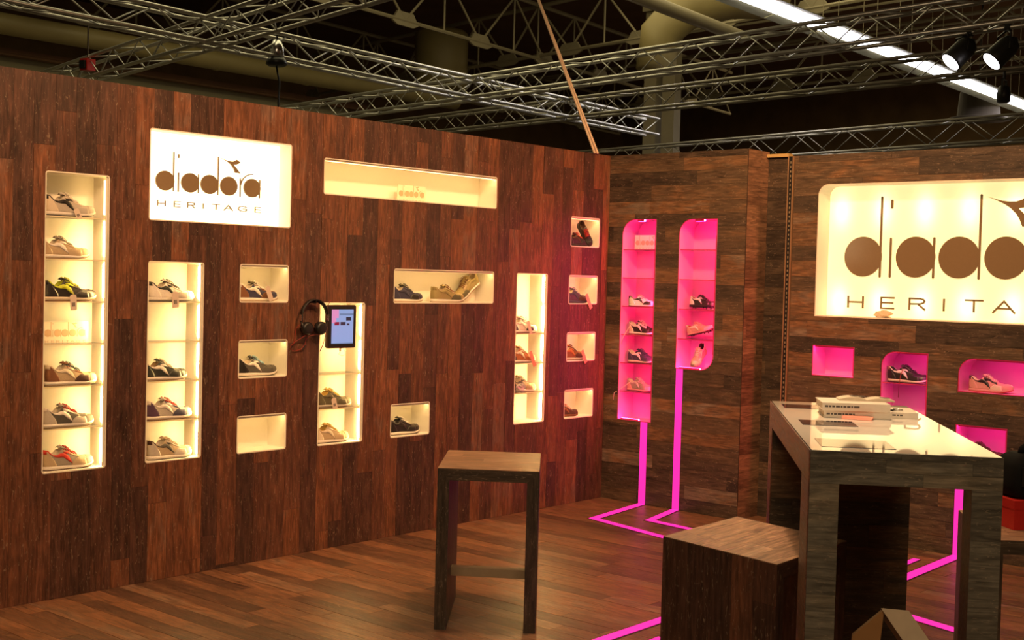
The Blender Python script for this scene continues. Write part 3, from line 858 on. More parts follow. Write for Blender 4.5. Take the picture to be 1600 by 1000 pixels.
m = MB(); m.tube([(.075, .10, .155), (.08, .10, .175), (.10, .10, .190), (.16, .10, .190), (.18, .10, .175), (.185, .10, .155)], .013, 8); m.build('handle', M['black_soft'], bg, True)
m = MB(); m.box(.03, .20, .0015, .008, .05, .12); m.build('front_pocket', M['black'], bg)
m = MB(); m.box(.13, .15, -.001, .001, .10, .108); m.build('zip_pull', M['wire_red'], bg)

# A-shaped trestle under the table ---------------------------------------
tt = thing('trestle', 'low wooden A shaped trestle standing under the white topped table', 'trestle', (-3.84, -4.0, 0), AL)
Ri = Matrix.Rotation(-AL, 3, 'Z')
def tw(p): v = Vector(p) - Vector((-3.84, -4.0, 0)); return Ri @ v
a0 = Vector((-3.8365, -4.006, .640)); a1 = Vector((-3.862, -4.093, .560))
dr = (a1-a0); dr = dr/abs(dr.z); bot = a0 + dr*(a0.z-.0)
wv = Vector((.017, -.036, 0)); tv = Vector((.026, .014, -.016))
m = MB(); 
m.hexa([tw(bot-wv+tv*2), tw(bot+wv+tv*2), tw(bot+wv), tw(bot-wv), tw(a0-wv+tv*2), tw(a0+wv+tv*2), tw(a0+wv), tw(a0-wv)])
m.build('arm', M['trestle_light'], tt)
b0 = a0 + Vector((.02, .03, -.03)); b1 = Vector((-3.905, -3.915, .545))
dl = (b1-b0); dl = dl/abs(dl.z); bot2 = b0 + dl*b0.z*.42
m = MB(); wv2 = Vector((.03, .045, 0)); th2 = Vector((.0, 0, -.10))
A_t = a0 + Vector((-.012, .028, -.004)); B_t = Vector((-3.903, -3.905, .552)); th3 = Vector((.022, .012, 0))
A_b = A_t.copy(); A_b.z = 0; B_b = B_t + Vector((-.03, .045, 0)); B_b.z = 0; A_b += Vector((-.03, .045, 0))
m.hexa([tw(B_b), tw(A_b), tw(A_b+th3), tw(B_b+th3), tw(B_t), tw(A_t), tw(A_t+th3), tw(B_t+th3)])
m.build('arm', M['trestle_orange'], tt)

# ------------------------------------------------------------------ tablet and headphones on the left wall
tbz = 1.165
tb = thing('tablet_computer', 'lit tablet in a dark case mounted at the top of a niche beside hanging headphones', 'tablet', (-2.564, -.012, 1.288), 0)
m = MB(); m.prism(rounded(-.107, .107, -.125, .125, .014, .014, .014, .014, 4), lambda a, b, d: (a, d, b), -.018, 0); m.build('case', M['case'], tb)
m = MB(); m.prism(rounded(-.100, .100, -.118, .118, .008, .008, .008, .008, 3), lambda a, b, d: (a, d, b), -.0195, -.0181); m.build('bezel', M['black'], tb)
sc_ = MB(); sc_.box(-.078, .086, -.0205, -.0196, -.099, .099); scr = sc_.build('screen', M['screen_on'], tb)
m = MB()
for x0, x1, z0, z1 in ((-.078, -.026, .05, .099), (-.078, -.045, .02, .05)): m.box(x0, x1, -.0209, -.0206, z0, z1)
m.build('pink_reflection_image', M['icon_pink'], scr)
m = MB(); m.box(-.02, .086, -.0209, -.0206, .066, .076); m.box(-.078, .086, -.0209, -.0206, -.099, -.094); m.build('grey_bar', M['icon_bar'], scr)
m = MB()
for x0, x1, z0, z1 in ((.03, .068, .035, .055), (-.012, .026, .008, .027), (.036, .056, .008, .018)): m.box(x0, x1, -.0209, -.0206, z0, z1)
m.build('dark_thumbnail', M['icon_dark'], scr)
m = MB(); m.box(-.058, -.022, -.0209, -.0206, .008, .027); m.build('red_thumbnail', M['icon_red'], scr)
m = MB(); m.box(-.02, .02, .0001, .159, -.02, .02); m.box(-.05, .05, .0001, .006, -.05, .05); m.build('mounting_arm', M['cream'], tb)
m = MB(); m.tube([(0, -.010, -.125), (0, -.010, -.142)], .006, 8); m.tube([(0, -.010, -.142), (-.006, -.004, -.16), (.02, .0, -.172), (.045, .0, -.165), (.05, .005, -.145), (.045, .02, -.128)], .0016, 5)
m.build('charging_cable', M['wire_white'], tb, True)

hp = thing('headphones', 'black over-ear headphones with red cable hanging on the wood wall beside the tablet', 'headphones', (-2.785, -.048, 1.34), 0)
m = MB()
arc = [(.094*math.cos(a), 0, .005+.098*math.sin(a)) for a in [PI*(-.08)+PI*1.16*i/22 for i in range(23)]]
m.ribbon(arc, (0, .013, 0), (0, 0, 0) if False else (.001, 0, .0045)); m.build('headband', M['black'], hp, True)
m = MB(); m.tube([(p[0]*.95, 0, .004+(p[2]-.005)*.95) for p in arc[7:16]], .007, 8); m.build('headband_pad', M['black_soft'], hp, True)
for sx in (-1, 1):
    m = MB(); m.box(sx*.094-.006, sx*.094+.006, -.010, .010, -.015, .02); m.build('slider', M['chrome'], hp)
    ax = Matrix.Translation((sx*.050, -.006, -.058)) @ Matrix.Rotation(sx*(-.5), 4, 'Z') @ Matrix.Rotation(PI/2, 4, 'Y' if False else 'X') @ Matrix.Rotation(sx*.5, 4, 'Y')
    m = MB(); m.lathe([(.012, -.020), (.034, -.019), (.037, -.010), (.037, .004), (.030, .012), (.02, .013)], 22, ax)
    m.tube([(sx*.092, 0, -.014), (sx*.086, -.006, -.05), (sx*.066, -.010, -.075)], .007, 8)
    cup = m.build('ear_cup', M['black'], hp, True)
    m = MB(); R2 = ax
    m.tube([R2 @ Vector((.026*math.cos(2*PI*i/16), .026*math.sin(2*PI*i/16), -.022)) for i in range(16)], .010, 8, closed=True); m.build('ear_cushion', M['black_soft'], cup, True)
m = MB(); m.tube([(-.058, -.004, -.094), (-.075, .012, -.11), (-.10, .030, -.13), (-.135, .036, -.155), (-.14, .036, -.175), (-.11, .036, -.186), (-.06, .036, -.178), (-.035, .034, -.15), (-.03, .030, -.12), (-.005, .025, -.10), (.03, .02, -.096), (.058, -.004, -.094)], .0019, 6)
m.build('cable', M['wire_red'], hp, True)
m = MB(); m.tube([(-.085, .0, -.02), (-.105, .03, -.06), (-.108, .036, -.12), (-.12, .037, -.16)], .0019, 6); m.tube([(.085, 0, -.03), (.085, .0, -.09), (.07, .0, -.15), (.055, .01, -.19)], .0017, 6); m.tube([(.10, 0, .07), (.115, .0, .10), (.14, .01, .098)], .0017, 6); m.build('cable', M['wire_red'], hp, True)
m = MB(); m.tube([(-.055, .036, -.182), (-.028, .036, -.156)], .0042, 8); m.build('cable_remote', M['black'], hp)
m = MB(); m.tube([(0, .0415, .088), (0, -.014, .088), (0, -.018, .097)], .005, 8); m.build('wall_hook', M['dark_metal'], hp)

# ------------------------------------------------------------------ sneakers
SL = .275
def lerp(a, b, t): return a + (b-a)*t
def curve(pts, u):
    if u <= pts[0][0]: return pts[0][1]
    for (a, b), (c, d) in zip(pts, pts[1:]):
        if u <= c:
            t = (u-a)/(c-a); t = t*t*(3-2*t)
            return b + (d-b)*t
    return pts[-1][1]
C_W = [(0, .030), (.15, .034), (.4, .034), (.55, .040), (.72, .047), (.85, .046), (1, .040)]
C_H = [(0, .100), (.06, .097), (.17, .074), (.26, .075), (.35, .096), (.44, .089), (.60, .068), (.72, .054), (.86, .049), (.95, .043), (1, .034)]
def hw(u):
    w_ = curve(C_W, u)
    if u < .14: w_ *= math.sqrt(max(0.0, 1-((.14-u)/.14)**2.2))*.97+.03
    if u > .74: w_ *= max(0.0, 1-((u-.74)/.26)**2.4)**.5*.97+.03
    return w_
def bend(u): return (.0 + .020*max(0, (u-.66)/.34)**2)
def zs(u): return .0175 + bend(u)*.8 - .004*min(1, max(0, (u-.3)/.4))
def S(u, v, off=0.0):
    """upper surface: v in [-1,1], |v|=1 at the sole, |v|=.35 at the rim / eyestay, 0 on the centre line"""
    def raw(u, v):
        a = abs(v); sg = 1 if v >= 0 else -1
        Wb = hw(u); H = curve(C_H, u) + bend(u)*.5; z0 = zs(u)
        H = max(H, z0+.008)
        k = min(1, max(0, (u-.30)/.16)); k2 = min(1, max(0, (u-.62)/.2))
        Wr = Wb*lerp(lerp(.80, .50, k), .52, k2)
        if a >= .35:
            t = (1-a)/.65
            y = Wr + (Wb*1.0-Wr)*math.cos(t*PI/2)**.9 if t < 1 else Wr
            z = z0 + (H-z0)*math.sin(t*PI/2)**lerp(1.15, .95, k2)
        else:
            t = a/.35
            if u < .36:
                dpt = min(1, max(0, (u)/.05)) * min(1, max(0, (.385-u)/.06))
                y = Wr*min(1, t*1.0)
                z = lerp(H, H - (H-.034)*dpt, 1-t**3 if dpt > 0 else 0)
                y *= (.86 + .14*t) if t < 1 else 1
            else:
                y = Wr*t; z = H + (.010*(1-k2*.5))*(1-t*t)*min(1, (u-.36)/.06)*(1 if u < .97 else .4)
        x = SL*u
        # heel leans out a little low down
        if u < .12: x += -.004*math.sin(min(1, max(0, (z-.02)/.06))*PI)*(1-u/.12)
        return Vector((x, sg*y, z))
    p = raw(u, v)
    if off:
        e = 1e-3
        du = raw(min(1, u+e), v) - raw(max(0, u-e), v); dv = raw(u, min(1, v+e)) - raw(u, max(-1, v-e))
        n = du.cross(dv)
        if n.length > 1e-12:
            n.normalize(); p = p + n*off
    return p
def shoe_meshes():
    """one mesh per part, shared by all sneakers (colours are set per object)"""
    D = {}
    us = [0, .012, .03, .055, .085, .12, .16, .2, .24, .28, .315, .34, .36, .38, .41, .45, .5, .55, .6, .65, .7, .74, .78, .82, .86, .9, .93, .955, .975, .99, 1.0]
    vs_ = [-1, -.92, -.83, -.74, -.65, -.56, -.47, -.4, -.35, -.3, -.22, -.11, 0]
    vs_ = vs_ + [-v for v in vs_[-2::-1]]
    n = len(vs_)
    m = MB(); P = [S(u, v) for u in us for v in vs_]; F = []; mi = []
    for i in range(len(us)-1):
        for j in range(n-1):
            F.append((i*n+j, (i+1)*n+j, (i+1)*n+j+1, i*n+j+1))
            mi.append(1 if (us[i] >= .012 and us[i] < .37 and abs(vs_[j]+vs_[j+1])/2 < .34) else 0)
    F.append(tuple(range(n))); mi.append(0)
    b = len(m.v); m.v += [tuple(p) for p in P]; m.f += F; m.m += mi
    # floor of the upper
    bot = [(i*n, (i+1)*n, (i+1)*n+n-1, i*n+n-1) for i in range(len(us)-1)]; m.f += bot; m.m += [0]*len(bot)
    D['upper'] = m
    def patch(rows, off=.0011, sides=(1, -1)):
        """rows: list of lists of (u,v) for the +y side; mirrored to the other side"""
        m = MB()
        for sg in sides:
            nr = len(rows); nc = len(rows[0])
            top = [S(u, sg*v, off*sg if False else 0) for r in rows for u, v in r]
            nrm = []
            for r in rows:
                for u, v in r:
                    p0 = S(u, sg*v); q = S(u, sg*v, .001); d = (q-p0)
                    # make sure it points outwards
                    if d.y*sg < 0 and abs(d.y) > abs(d.z)*.3: d = -d
                    elif abs(d.y) <= abs(d.z)*.3 and d.z < 0: d = -d
                    nrm.append(d.normalized() if d.length > 1e-9 else Vector((0, sg, 0)))
            a = [p + q*off for p, q in zip(top, nrm)]; bb = [p - q*.0012 for p, q in zip(top, nrm)]
            base = len(a); fs = []
            for i in range(nr-1):
                for j in range(nc-1): fs.append((i*nc+j, i*nc+j+1, (i+1)*nc+j+1, (i+1)*nc+j))
            edge = [j for j in range(nc)] + [i*nc+nc-1 for i in range(1, nr)] + [(nr-1)*nc+j for j in range(nc-2, -1, -1)] + [i*nc for i in range(nr-2, 0, -1)]
            for p, q in zip(edge, edge[1:]+edge[:1]): fs.append((p, q, base+q, base+p))
            m.add(a+bb, fs)
        return m
    tt_ = [i/6 for i in range(7)]
    def V(t): return 1-.65*t
    # heel counter: from the heel line forward, curved front edge
    rows = []
    for t in [i/7*.80 for i in range(8)]:
        ue = .235 - .16*(t/.8)**2
        rows.append([(lerp(.004, ue, k/7), V(t)) for k in range(8)])
    D['heel_counter'] = [patch(rows, sides=(1,)), patch(rows, sides=(-1,))]
    # toe cap over the nose
    rows = []
    for k in range(8):
        rows.append([(lerp(.845 - .05*math.cos(v*PI/2)**1.0*-1 if False else .795 + .05*(1-abs(v)), .997, k/7), v) for v in [-1+2*i/18 for i in range(19)]])
    D['toe_cap'] = patch(rows, .0012, sides=(1,))
    # forefoot side panel
    rows = []
    for t in [i/5 for i in range(6)]:
        tt2 = t*.62
        rows.append([(lerp(.50 + .15*t**1.6, .80 - .02*t, k/7), V(tt2)) for k in range(8)])
    D['side_panel'] = [patch(rows, .0010, (g_,)) for g_ in (1, -1)]
    # stripe with forked end
    cl = [(.03, .93, .07), (.10, .86, .10), (.18, .76, .115), (.26, .66, .135), (.34, .56, .155), (.42, .44, .175), (.50, .32, .185)]
    rows = [[(u - hwid*.18*s_, V(max(0, min(.995, t + hwid*s_)))) for s_ in (-1, -.33, .33, 1)] for u, t, hwid in cl]
    D['side_stripe'] = [patch(rows, .0022, (g_,)) for g_ in (1, -1)]
    rows = [[(.36, V(.70)), (.40, V(.56))], [(.42, V(.79)), (.46, V(.65))], [(.475, V(.84)), (.525, V(.70))]]
    for g_, mb_ in zip((1, -1), D['side_stripe']):
        q = patch(rows, .0021, (g_,)); mb_.add(q.v, q.f)
    # eyestay
    rows = []
    for k in range(9):
        u = lerp(.36, .665, k/8)
        rows.append([(u + .012*s_, .35 + .22*s_) for s_ in (0, .5, 1)])
    D['eyestay'] = [patch(rows, .0014, (g_,)) for g_ in (1, -1)]
    # heel tab
    rows = [[(u, v) for u in (.004, .03, .06)] for v in (.62, .5, .42, .36)]
    D['heel_tab'] = patch(rows, .0020)
    # tongue
    m = MB(); rows = []
    for u, lift, wd_ in ((.60, .002, .010), (.52, .006, .013), (.44, .009, .016), (.39, .013, .019), (.355, .017, .021), (.33, .018, .020), (.315, .015, .014)):
        base = S(max(.37, u), 0); z = base.z + lift
        rows.append([Vector((SL*u, wd_*s_, z - .007*abs(s_)**2)) for s_ in (-1, -.5, 0, .5, 1)])
    a = [p for r in rows for p in r]; bb = [p + Vector((-.003, 0, -.004)) for p in a]; nc = 5; nr = len(rows); base = len(a); fs = []
    for i in range(nr-1):
        for j in range(nc-1):
            fs.append((i*nc+j, i*nc+j+1, (i+1)*nc+j+1, (i+1)*nc+j)); fs.append((base+i*nc+j+1, base+i*nc+j, base+(i+1)*nc+j, base+(i+1)*nc+j+1))
    edge = [j for j in range(nc)] + [i*nc+nc-1 for i in range(1, nr)] + [(nr-1)*nc+j for j in range(nc-2, -1, -1)] + [i*nc for i in range(nr-2, 0, -1)]
    for p, q in zip(edge, edge[1:]+edge[:1]): fs.append((p, q, base+q, base+p))
    m.add(a+bb, fs); D['tongue'] = m
    # laces: crossings and bow
    m = MB()
    lu = [.385, .435, .485, .535, .585, .63]
    for k in range(6):
        u = lu[k]; p = S(u, .40, .003); q = S(u, -.40, .003)
        if p.z < S(u, .40).z: p.z += .005; q.z += .005
        mid = (p+q)/2; mid.z = S(u, 0).z + (.006 if u < .45 else .0045)
        m.tube([p, lerp(p, mid, .6)+Vector((0, 0, .002)), mid, lerp(q, mid, .6)+Vector((0, 0, .002)), q], .0022, 5)
        if k < 5:
            u2 = lu[k+1]; p2 = S(u, .38); q2 = S(u2, -.38); md = (p2+q2)/2; md.z = S((u+u2)/2, 0).z+.0062
            m.tube([p2+Vector((0, 0, .003)), md, q2+Vector((0, 0, .003))], .0019, 5)
    c = Vector((SL*.40, 0, S(.40, 0).z+.009))
    for sg in (1, -1):
        m.tube([c, c+Vector((-.006, .014*sg, .008)), c+Vector((.002, .028*sg, .004)), c+Vector((.012, .024*sg, -.006)), c+Vector((.006, .008*sg, -.001))], .0019, 5)
        m.tube([c, c+Vector((.012, .012*sg, .004)), c+Vector((.026, .022*sg, -.010)), c+Vector((.032, .030*sg, -.024))], .0017, 5)
    D['laces'] = m
    # midsole and outsole
    def outline(grow):
        out = []
        for i in range(33):
            u = .5-.5*math.cos(PI*i/32); out.append((u, hw(u)+grow))
        return out
    for nm, g, f0_, f1_ in (('midsole', .0016, lambda u: bend(u)+.004, lambda u: zs(u)+.003), ('outsole', .0012, lambda u: bend(u), lambda u: bend(u)+.0042)):
        o = outline(g); m = MB(); k = len(o)
        ex = lambda u: SL*u + .0022*(2*u-1)
        vs = [(ex(u), y, f0_(u)) for u, y in o] + [(ex(u), -y, f0_(u)) for u, y in o] + [(ex(u), y+.0006, f1_(u)) for u, y in o] + [(ex(u), -y-.0006, f1_(u)) for u, y in o]
        fs = []
        for i in range(k-1):
            fs += [(i, i+1, k+i+1, k+i), (2*k+i, 3*k+i, 3*k+i+1, 2*k+i+1), (i, 2*k+i, 2*k+i+1, i+1), (k+i, k+i+1, 3*k+i+1, 3*k+i)]
        fs += [(0, k, 3*k, 2*k), (k-1, 3*k-1, 4*k-1, 2*k-1)]
        m.add(vs, fs); D[nm] = m
    # studs (football boots)
    D['stud'] = []
    for x, y in ((.05, .018), (.05, -.018), (.16, .028), (.16, -.028), (.20, .034), (.20, -.034), (.24, .022), (.24, -.022)):
        m = MB(); m.lathe([(.007, .002+bend(x/SL)), (.0045, -.011+bend(x/SL))], 10, Matrix.Translation((x, y, 0))); D['stud'].append(m)
    return {k: [q.mesh('shoe_'+k, [M['black']]*(2 if k == 'upper' else 1), smooth=k not in ('stud',)) for q in (v if isinstance(v, list) else [v])] for k, v in D.items()}
SHOE = shoe_meshes()
FAB = {}
def fab(c, rough=.75):
    k = tuple(round(x, 3) for x in c)
    if k not in FAB: FAB[k] = plain('shoe_material_%d' % len(FAB), c, rough, noise=.14, scale=220, bump=.25)
    return FAB[k]
WHT = (.74, .68, .60); CRM = (.66, .56, .42); TAN = (.33, .21, .11); GRY = (.30, .26, .21); LGR = (.46, .41, .34); DGR = (.085, .078, .062); BLK = (.022, .019, .018)
NVY = (.040, .038, .075); PUR = (.075, .035, .075); BRN = (.19, .075, .03); DBR = (.06, .022, .014); RED = (.55, .035, .02); LIME = (.52, .60, .03); OLV = (.10, .085, .045)
GRN = (.035, .040, .033); BEI = (.44, .33, .20); YEL = (.62, .42, .10); KHK = (.31, .24, .10); ORG = (.38, .13, .04); TEAL = (.03, .075, .075); PNK = (.62, .30, .27); SKY = (.30, .52, .60)
SHOES = []
def sneaker(label, toe, ang=0, upper=BLK, heel=None, toec=None, side=None, stripe=WHT, eye=None, lace=WHT, tongue=None, lining=CRM, sole=WHT, out=DBR, tab=None,
            tilt=None, z=None, studs=False, group='sneakers on display', origin=None, rot=None, name='sneaker', scale=1.0, mirror=False):
    """toe = (x, y, z of the shelf); ang = heading of the toe in plan (0 = +x)"""
    T = thing(name, label, 'shoe', (0, 0, 0), 0, group)
    if rot is not None:
        T.matrix_world = Matrix.Translation(origin) @ rot
    else:
        c, s_ = math.cos(ang), math.sin(ang)
        T.location = (toe[0]-SL*scale*1.012*c, toe[1]-SL*scale*1.012*s_, toe[2]+.0006); T.rotation_euler = (0, 0, ang)
    if scale != 1.0: T.scale = (scale,)*3
    cols = {'upper': upper, 'heel_counter': heel or upper, 'toe_cap': toec or upper, 'side_panel': side or toec or upper, 'side_stripe': stripe, 'eyestay': eye or upper,
            'heel_tab': tab or stripe, 'tongue': tongue or upper, 'laces': lace, 'midsole': sole, 'outsole': out}
    if studs: cols['stud'] = out
    for k, c, me in [(k, c, me) for k, c in cols.items() for me in SHOE[k]]:
        o = bpy.data.objects.new(k, me); COL.objects.link(o); o.parent = T
        o.material_slots[0].link = 'OBJECT'; o.material_slots[0].material = fab(c, .35 if k in ('side_stripe', 'midsole') else .75)
        if k == 'upper': o.material_slots[1].link = 'OBJECT'; o.material_slots[1].material = fab(lining)
    SHOES.append(T)
    return T

def price_tag(label, top, length, wd, lean=0.0, ang=0.0, ndir=(0, -1, 0), mat='paper', string=.03, printed=True):
    """card on a string, hanging in front of a shoe; top = card's upper middle"""
    T = thing('price_tag', label, 'tag', top, ang, 'paper tags hanging from shoes')
    m = MB(); sx = math.sin(lean); cx = math.cos(lean)
    def q(a, b, d): return (a*cx + b*sx, d, a*sx*-1 + b*cx) if False else (a*cx - b*sx*-1, d, -a*sx*-1*-1 + b*cx)
    def q(a, b, d): return (a*cx - b*sx, d, a*sx + b*cx)
    m.prism([(-wd*.30, 0), (-wd/2, -wd*.2), (-wd/2, -length), (wd/2, -length), (wd/2, -wd*.2), (wd*.30, 0)], q, -.0004, .0004); c = m.build('card', M[mat], T)
    if printed:
        m = MB()
        for i, (w0, w1) in enumerate(((-.26, -.16), (-.12, -.02), (.02, .05), (.09, .2))): m.prism([(w0*wd, -length*.50), (w0*wd, -length*.76), (w1*wd, -length*.76), (w1*wd, -length*.50)], q, -.0008, -.0005)
        m.build('barcode', M['print'], c)
    m = MB(); m.tube([q(0, -.003, 0), q(.002, string*.5, .004), q(-.004, string, .014)], .0008, 5); m.build('string', M['wire_white'], T)
    return T

Y0 = .071
zz = lambda n: .613 + STEP*n
# tall leftmost niche
sneaker('white and grey sneaker with black stripe, top shelf of the tall leftmost niche', (-4.090, Y0, zz(6)), .04, upper=LGR, heel=CRM, toec=LGR, stripe=BLK, lace=WHT, eye=CRM, out=BLK)
sneaker('tan suede sneaker with white stripe, second shelf down in the tall leftmost niche', (-4.118, Y0, zz(5)), .0, upper=BEI, heel=BEI, side=BEI, stripe=WHT, lace=GRY, eye=BEI, tongue=GRY, tab=TEAL, out=TAN, scale=.955)
sneaker('black sneaker with lime yellow stripe, third shelf down in the tall leftmost niche', (-4.078, Y0, zz(4)), .0, upper=BLK, stripe=LIME, lace=LIME, lining=LIME, sole=CRM, tab=BLK, out=BRN)
sneaker('brown sneaker with cream stripe and dark laces in the tall leftmost niche', (-4.068, Y0, zz(2)), .03, upper=BEI, heel=BRN, toec=BRN, side=DBR, stripe=CRM, eye=BRN, lace=TEAL, tongue=BRN, out=TAN)
sneaker('grey and white sneaker with red laces, second shelf from bottom of leftmost niche', (-4.082, Y0, zz(1)), .03, upper=DGR, heel=LGR, toec=LGR, side=LGR, stripe=WHT, eye=LGR, lace=RED, tongue=GRY, out=TAN)
sneaker('beige sneaker with red stripe and red laces at the bottom of the leftmost niche', (-4.080, Y0, zz(0)), .03, upper=GRY, heel=BEI, toec=BEI, side=BEI, stripe=RED, eye=BEI, lace=RED, tab=RED, out=DBR)
price_tag('folded paper tag hanging from the white and grey sneaker with black stripe', (-4.225, .010, 1.872), .052, .028, .45)
price_tag('tan paper tag hanging from the black sneaker with lime stripe', (-4.235, .006, 1.460), .075, .034, .08)
# second tall niche
sneaker('white and grey sneaker with dark green stripe and black laces, top of second tall niche', (-3.510, Y0, zz(4)), .0, upper=WHT, heel=WHT, toec=LGR, side=LGR, stripe=GRN, eye=LGR, lace=BLK, tab=GRN, out=BLK)
sneaker('dark green suede sneaker with white stripe in the second tall niche', (-3.545, Y0, zz(2)), .0, upper=GRN, stripe=WHT, lace=CRM, tongue=GRN, tab=WHT, lining=TAN, out=TAN, scale=.98)
sneaker('navy and lilac sneaker with white stripe and red laces in the second tall niche', (-3.512, Y0, zz(1)), .02, upper=LGR, heel=PUR, toec=NVY, side=NVY, stripe=WHT, eye=NVY, lace=RED, out=BRN)
sneaker('grey beige sneaker with dark stripe and pale laces at bottom of the second tall niche', (-3.508, Y0, zz(0)), .06, upper=BEI, heel=LGR, toec=LGR, side=LGR, stripe=DGR, eye=LGR, lace=CRM, tab=DBR, out=BLK)
price_tag('cream barcode tag hanging from the sneaker at the top of the second tall niche', (-3.665, .004, 1.478), .082, .040, .06)
# three small niches in a column
sneaker('brown and navy sneaker with white stripe and white laces in a small niche', (-2.962, Y0, NI['D1'][2]), .0, upper=NVY, heel=BRN, toec=BRN, side=BRN, stripe=WHT, eye=BRN, lace=WHT, tongue=OLV, out=TAN, scale=.97)
sneaker('charcoal sneaker with white stripe and pale blue laces in a small niche', (-2.955, Y0, NI['D2'][2]), .0, upper=DGR, heel=BLK, stripe=WHT, lace=SKY, tongue=BLK, tab=BLK, out=BLK, scale=.98)
price_tag('long white paper tag hanging from the brown and navy sneaker', (-3.085, -.004, 1.514), .085, .030, .38, printed=False)
# niche with the tablet
sneaker('dark olive sneaker with yellow speckled laces under the tablet', (-2.40, Y0, .8105), .0, upper=OLV, heel=OLV, stripe=OLV, lace=YEL, tongue=YEL, lining=YEL, out=BRN, sole=LGR)
sneaker('beige sneaker with yellow laces at the bottom of the tablet niche', (-2.412, Y0, .607), .0, upper=BEI, heel=CRM, toec=BEI, stripe=CRM, lace=YEL, tongue=YEL, lining=YEL, out=BLK, scale=.98)
price_tag('white barcode tag hanging from the dark olive sneaker', (-2.585, .004, .872), .066, .036, .25)
# wide niche
sneaker('navy suede sneaker with dark tassel laces at the left of the wide niche', (-1.825, Y0, NI['G'][2]), .0, upper=NVY, side=BLK, stripe=NVY, lace=BLK, tongue=OLV, lining=CRM, out=TAN, scale=.98)
sneaker('tan khaki sneaker standing upright on the wide niche floor', (-1.475, .045, NI['G'][2]), -.05, upper=KHK, toec=BEI, side=OLV, heel=KHK, stripe=KHK, eye=BEI, lace=BRN, tongue=KHK, lining=BEI, out=TAN, scale=.98)
sneaker('tan khaki sneaker tipped up on its toe behind its mate in the wide niche', None, upper=KHK, toec=BEI, side=OLV, heel=KHK, stripe=KHK, eye=BEI, lace=BRN, tongue=KHK, lining=BEI, out=TAN, scale=.93,
        origin=(-1.262, .112, 1.558), rot=Matrix.Rotation(PI, 4, 'Z') @ Matrix.Rotation(math.radians(33), 4, 'Y') @ Matrix.Rotation(math.radians(-6), 4, 'X'))
# small lower niche
sneaker('black suede sneaker with white speckled laces in the small lower niche', (-1.826, Y0, NI['H'][2]), .0, upper=BLK, stripe=BLK, lace=WHT, tongue=BLK, lining=BLK, out=BLK, sole=WHT, scale=.98)
# tall niche near the corner
sneaker('black and white sneaker on the upper shelf of the tall niche near the corner', (-.712, Y0, SHELVES['I'][2]), .0, upper=WHT, toec=BLK, side=BLK, heel=BLK, stripe=WHT, eye=BLK, lace=WHT, out=BRN)
sneaker('brown and tan sneaker on the middle shelf of the tall niche near the corner', (-.722, Y0, SHELVES['I'][1]), .0, upper=ORG, toec=OLV, side=ORG, heel=DBR, stripe=CRM, lace=CRM, out=BLK)
sneaker('beige sneaker half wrapped in crumpled silver paper in the tall niche near the corner', (-.706, Y0, SHELVES['I'][0]), .0, upper=BEI, toec=BEI, stripe=DGR, heel=DGR, lace=LGR, out=TAN)
price_tag('cream tag hanging from the black and white sneaker near the corner', (-.872, .004, 1.302), .092, .03, .42, mat='paper', printed=False)
price_tag('salmon tag hanging from the brown and tan sneaker near the corner', (-.840, .004, 1.095), .115, .032, .5, mat='pinkpaper', printed=False)
pp = thing('wrapping_paper', 'crumpled silver paper bunched against the beige sneaker near the corner', 'paper', (-.91, .02, SHELVES['I'][0]+.001), 0)
def crumple(name, mat, parent, R, nn=7, seed=1, flat=.7):
    rr = random.Random(seed); m = MB(); vs = []; n2 = nn*2
    for i in range(1, nn):
        th = PI*i/nn
        for j in range(n2):
            ph = 2*PI*j/n2; k = 1 + rr.uniform(-.34, .22)
            vs.append((R*k*math.sin(th)*math.cos(ph), R*.55*k*math.sin(th)*math.sin(ph), max(0.0, R*flat*(1+k*math.cos(th))-R*.1)))
    top, bt = len(vs), len(vs)+1
    vs += [(0, 0, R*flat*1.9), (0, 0, 0)]
    fs = []
    for i in range(nn-2):
        for j in range(n2):
            a, b = i*n2+j, i*n2+(j+1) % n2
            fs += [(a, b, b+n2), (a, b+n2, a+n2)]
    for j in range(n2): fs += [(top, (j+1) % n2, j), (bt, (nn-2)*n2+j, (nn-2)*n2+(j+1) % n2)]
    m.add(vs, fs); return m.build(name, mat, parent)
crumple('sheet', M['silver'], pp, .045, seed=3, flat=.75)
# column of small niches by the corner
RX = lambda a: Matrix.Rotation(math.radians(a), 4, 'X')
RY = lambda a: Matrix.Rotation(math.radians(a), 4, 'Y')
RZ = lambda a: Matrix.Rotation(math.radians(a), 4, 'Z')
_x = Vector((.22, -.42, -.87)).normalized(); _z = Vector((-.55, -.80, .25)); _z = (_z - _x*_z.dot(_x)).normalized(); _y = _z.cross(_x)
AX_ = Matrix(((_x.x, _y.x, _z.x, 0), (_x.y, _y.y, _z.y, 0), (_x.z, _y.z, _z.z, 0), (0, 0, 0, 1)))
sneaker('black boot with red laces leaning up against the back of the top corner niche', None, upper=BLK, stripe=DBR, lace=RED, tongue=BLK, lining=DBR, sole=BLK, out=BLK, eye=DBR,
        origin=(-.215, .112, 2.000), rot=AX_, scale=.68, group='sneakers on display')
sneaker('black boot with red laces lying at the left of the top corner niche', None, upper=BLK, stripe=DBR, lace=RED, tongue=BLK, lining=DBR, sole=BLK, out=BLK, eye=DBR,
        origin=(-.375, .095, 1.8345), rot=RZ(-8), scale=.84, group='sneakers on display')
sneaker('dark purple sneaker with lilac laces in the second corner niche', (-.155, Y0, NI['J2'][2]), .0, upper=PUR, stripe=NVY, toec=DBR, lace=(.20, .15, .34), tongue=PUR, sole=NVY, out=BLK, scale=.97)
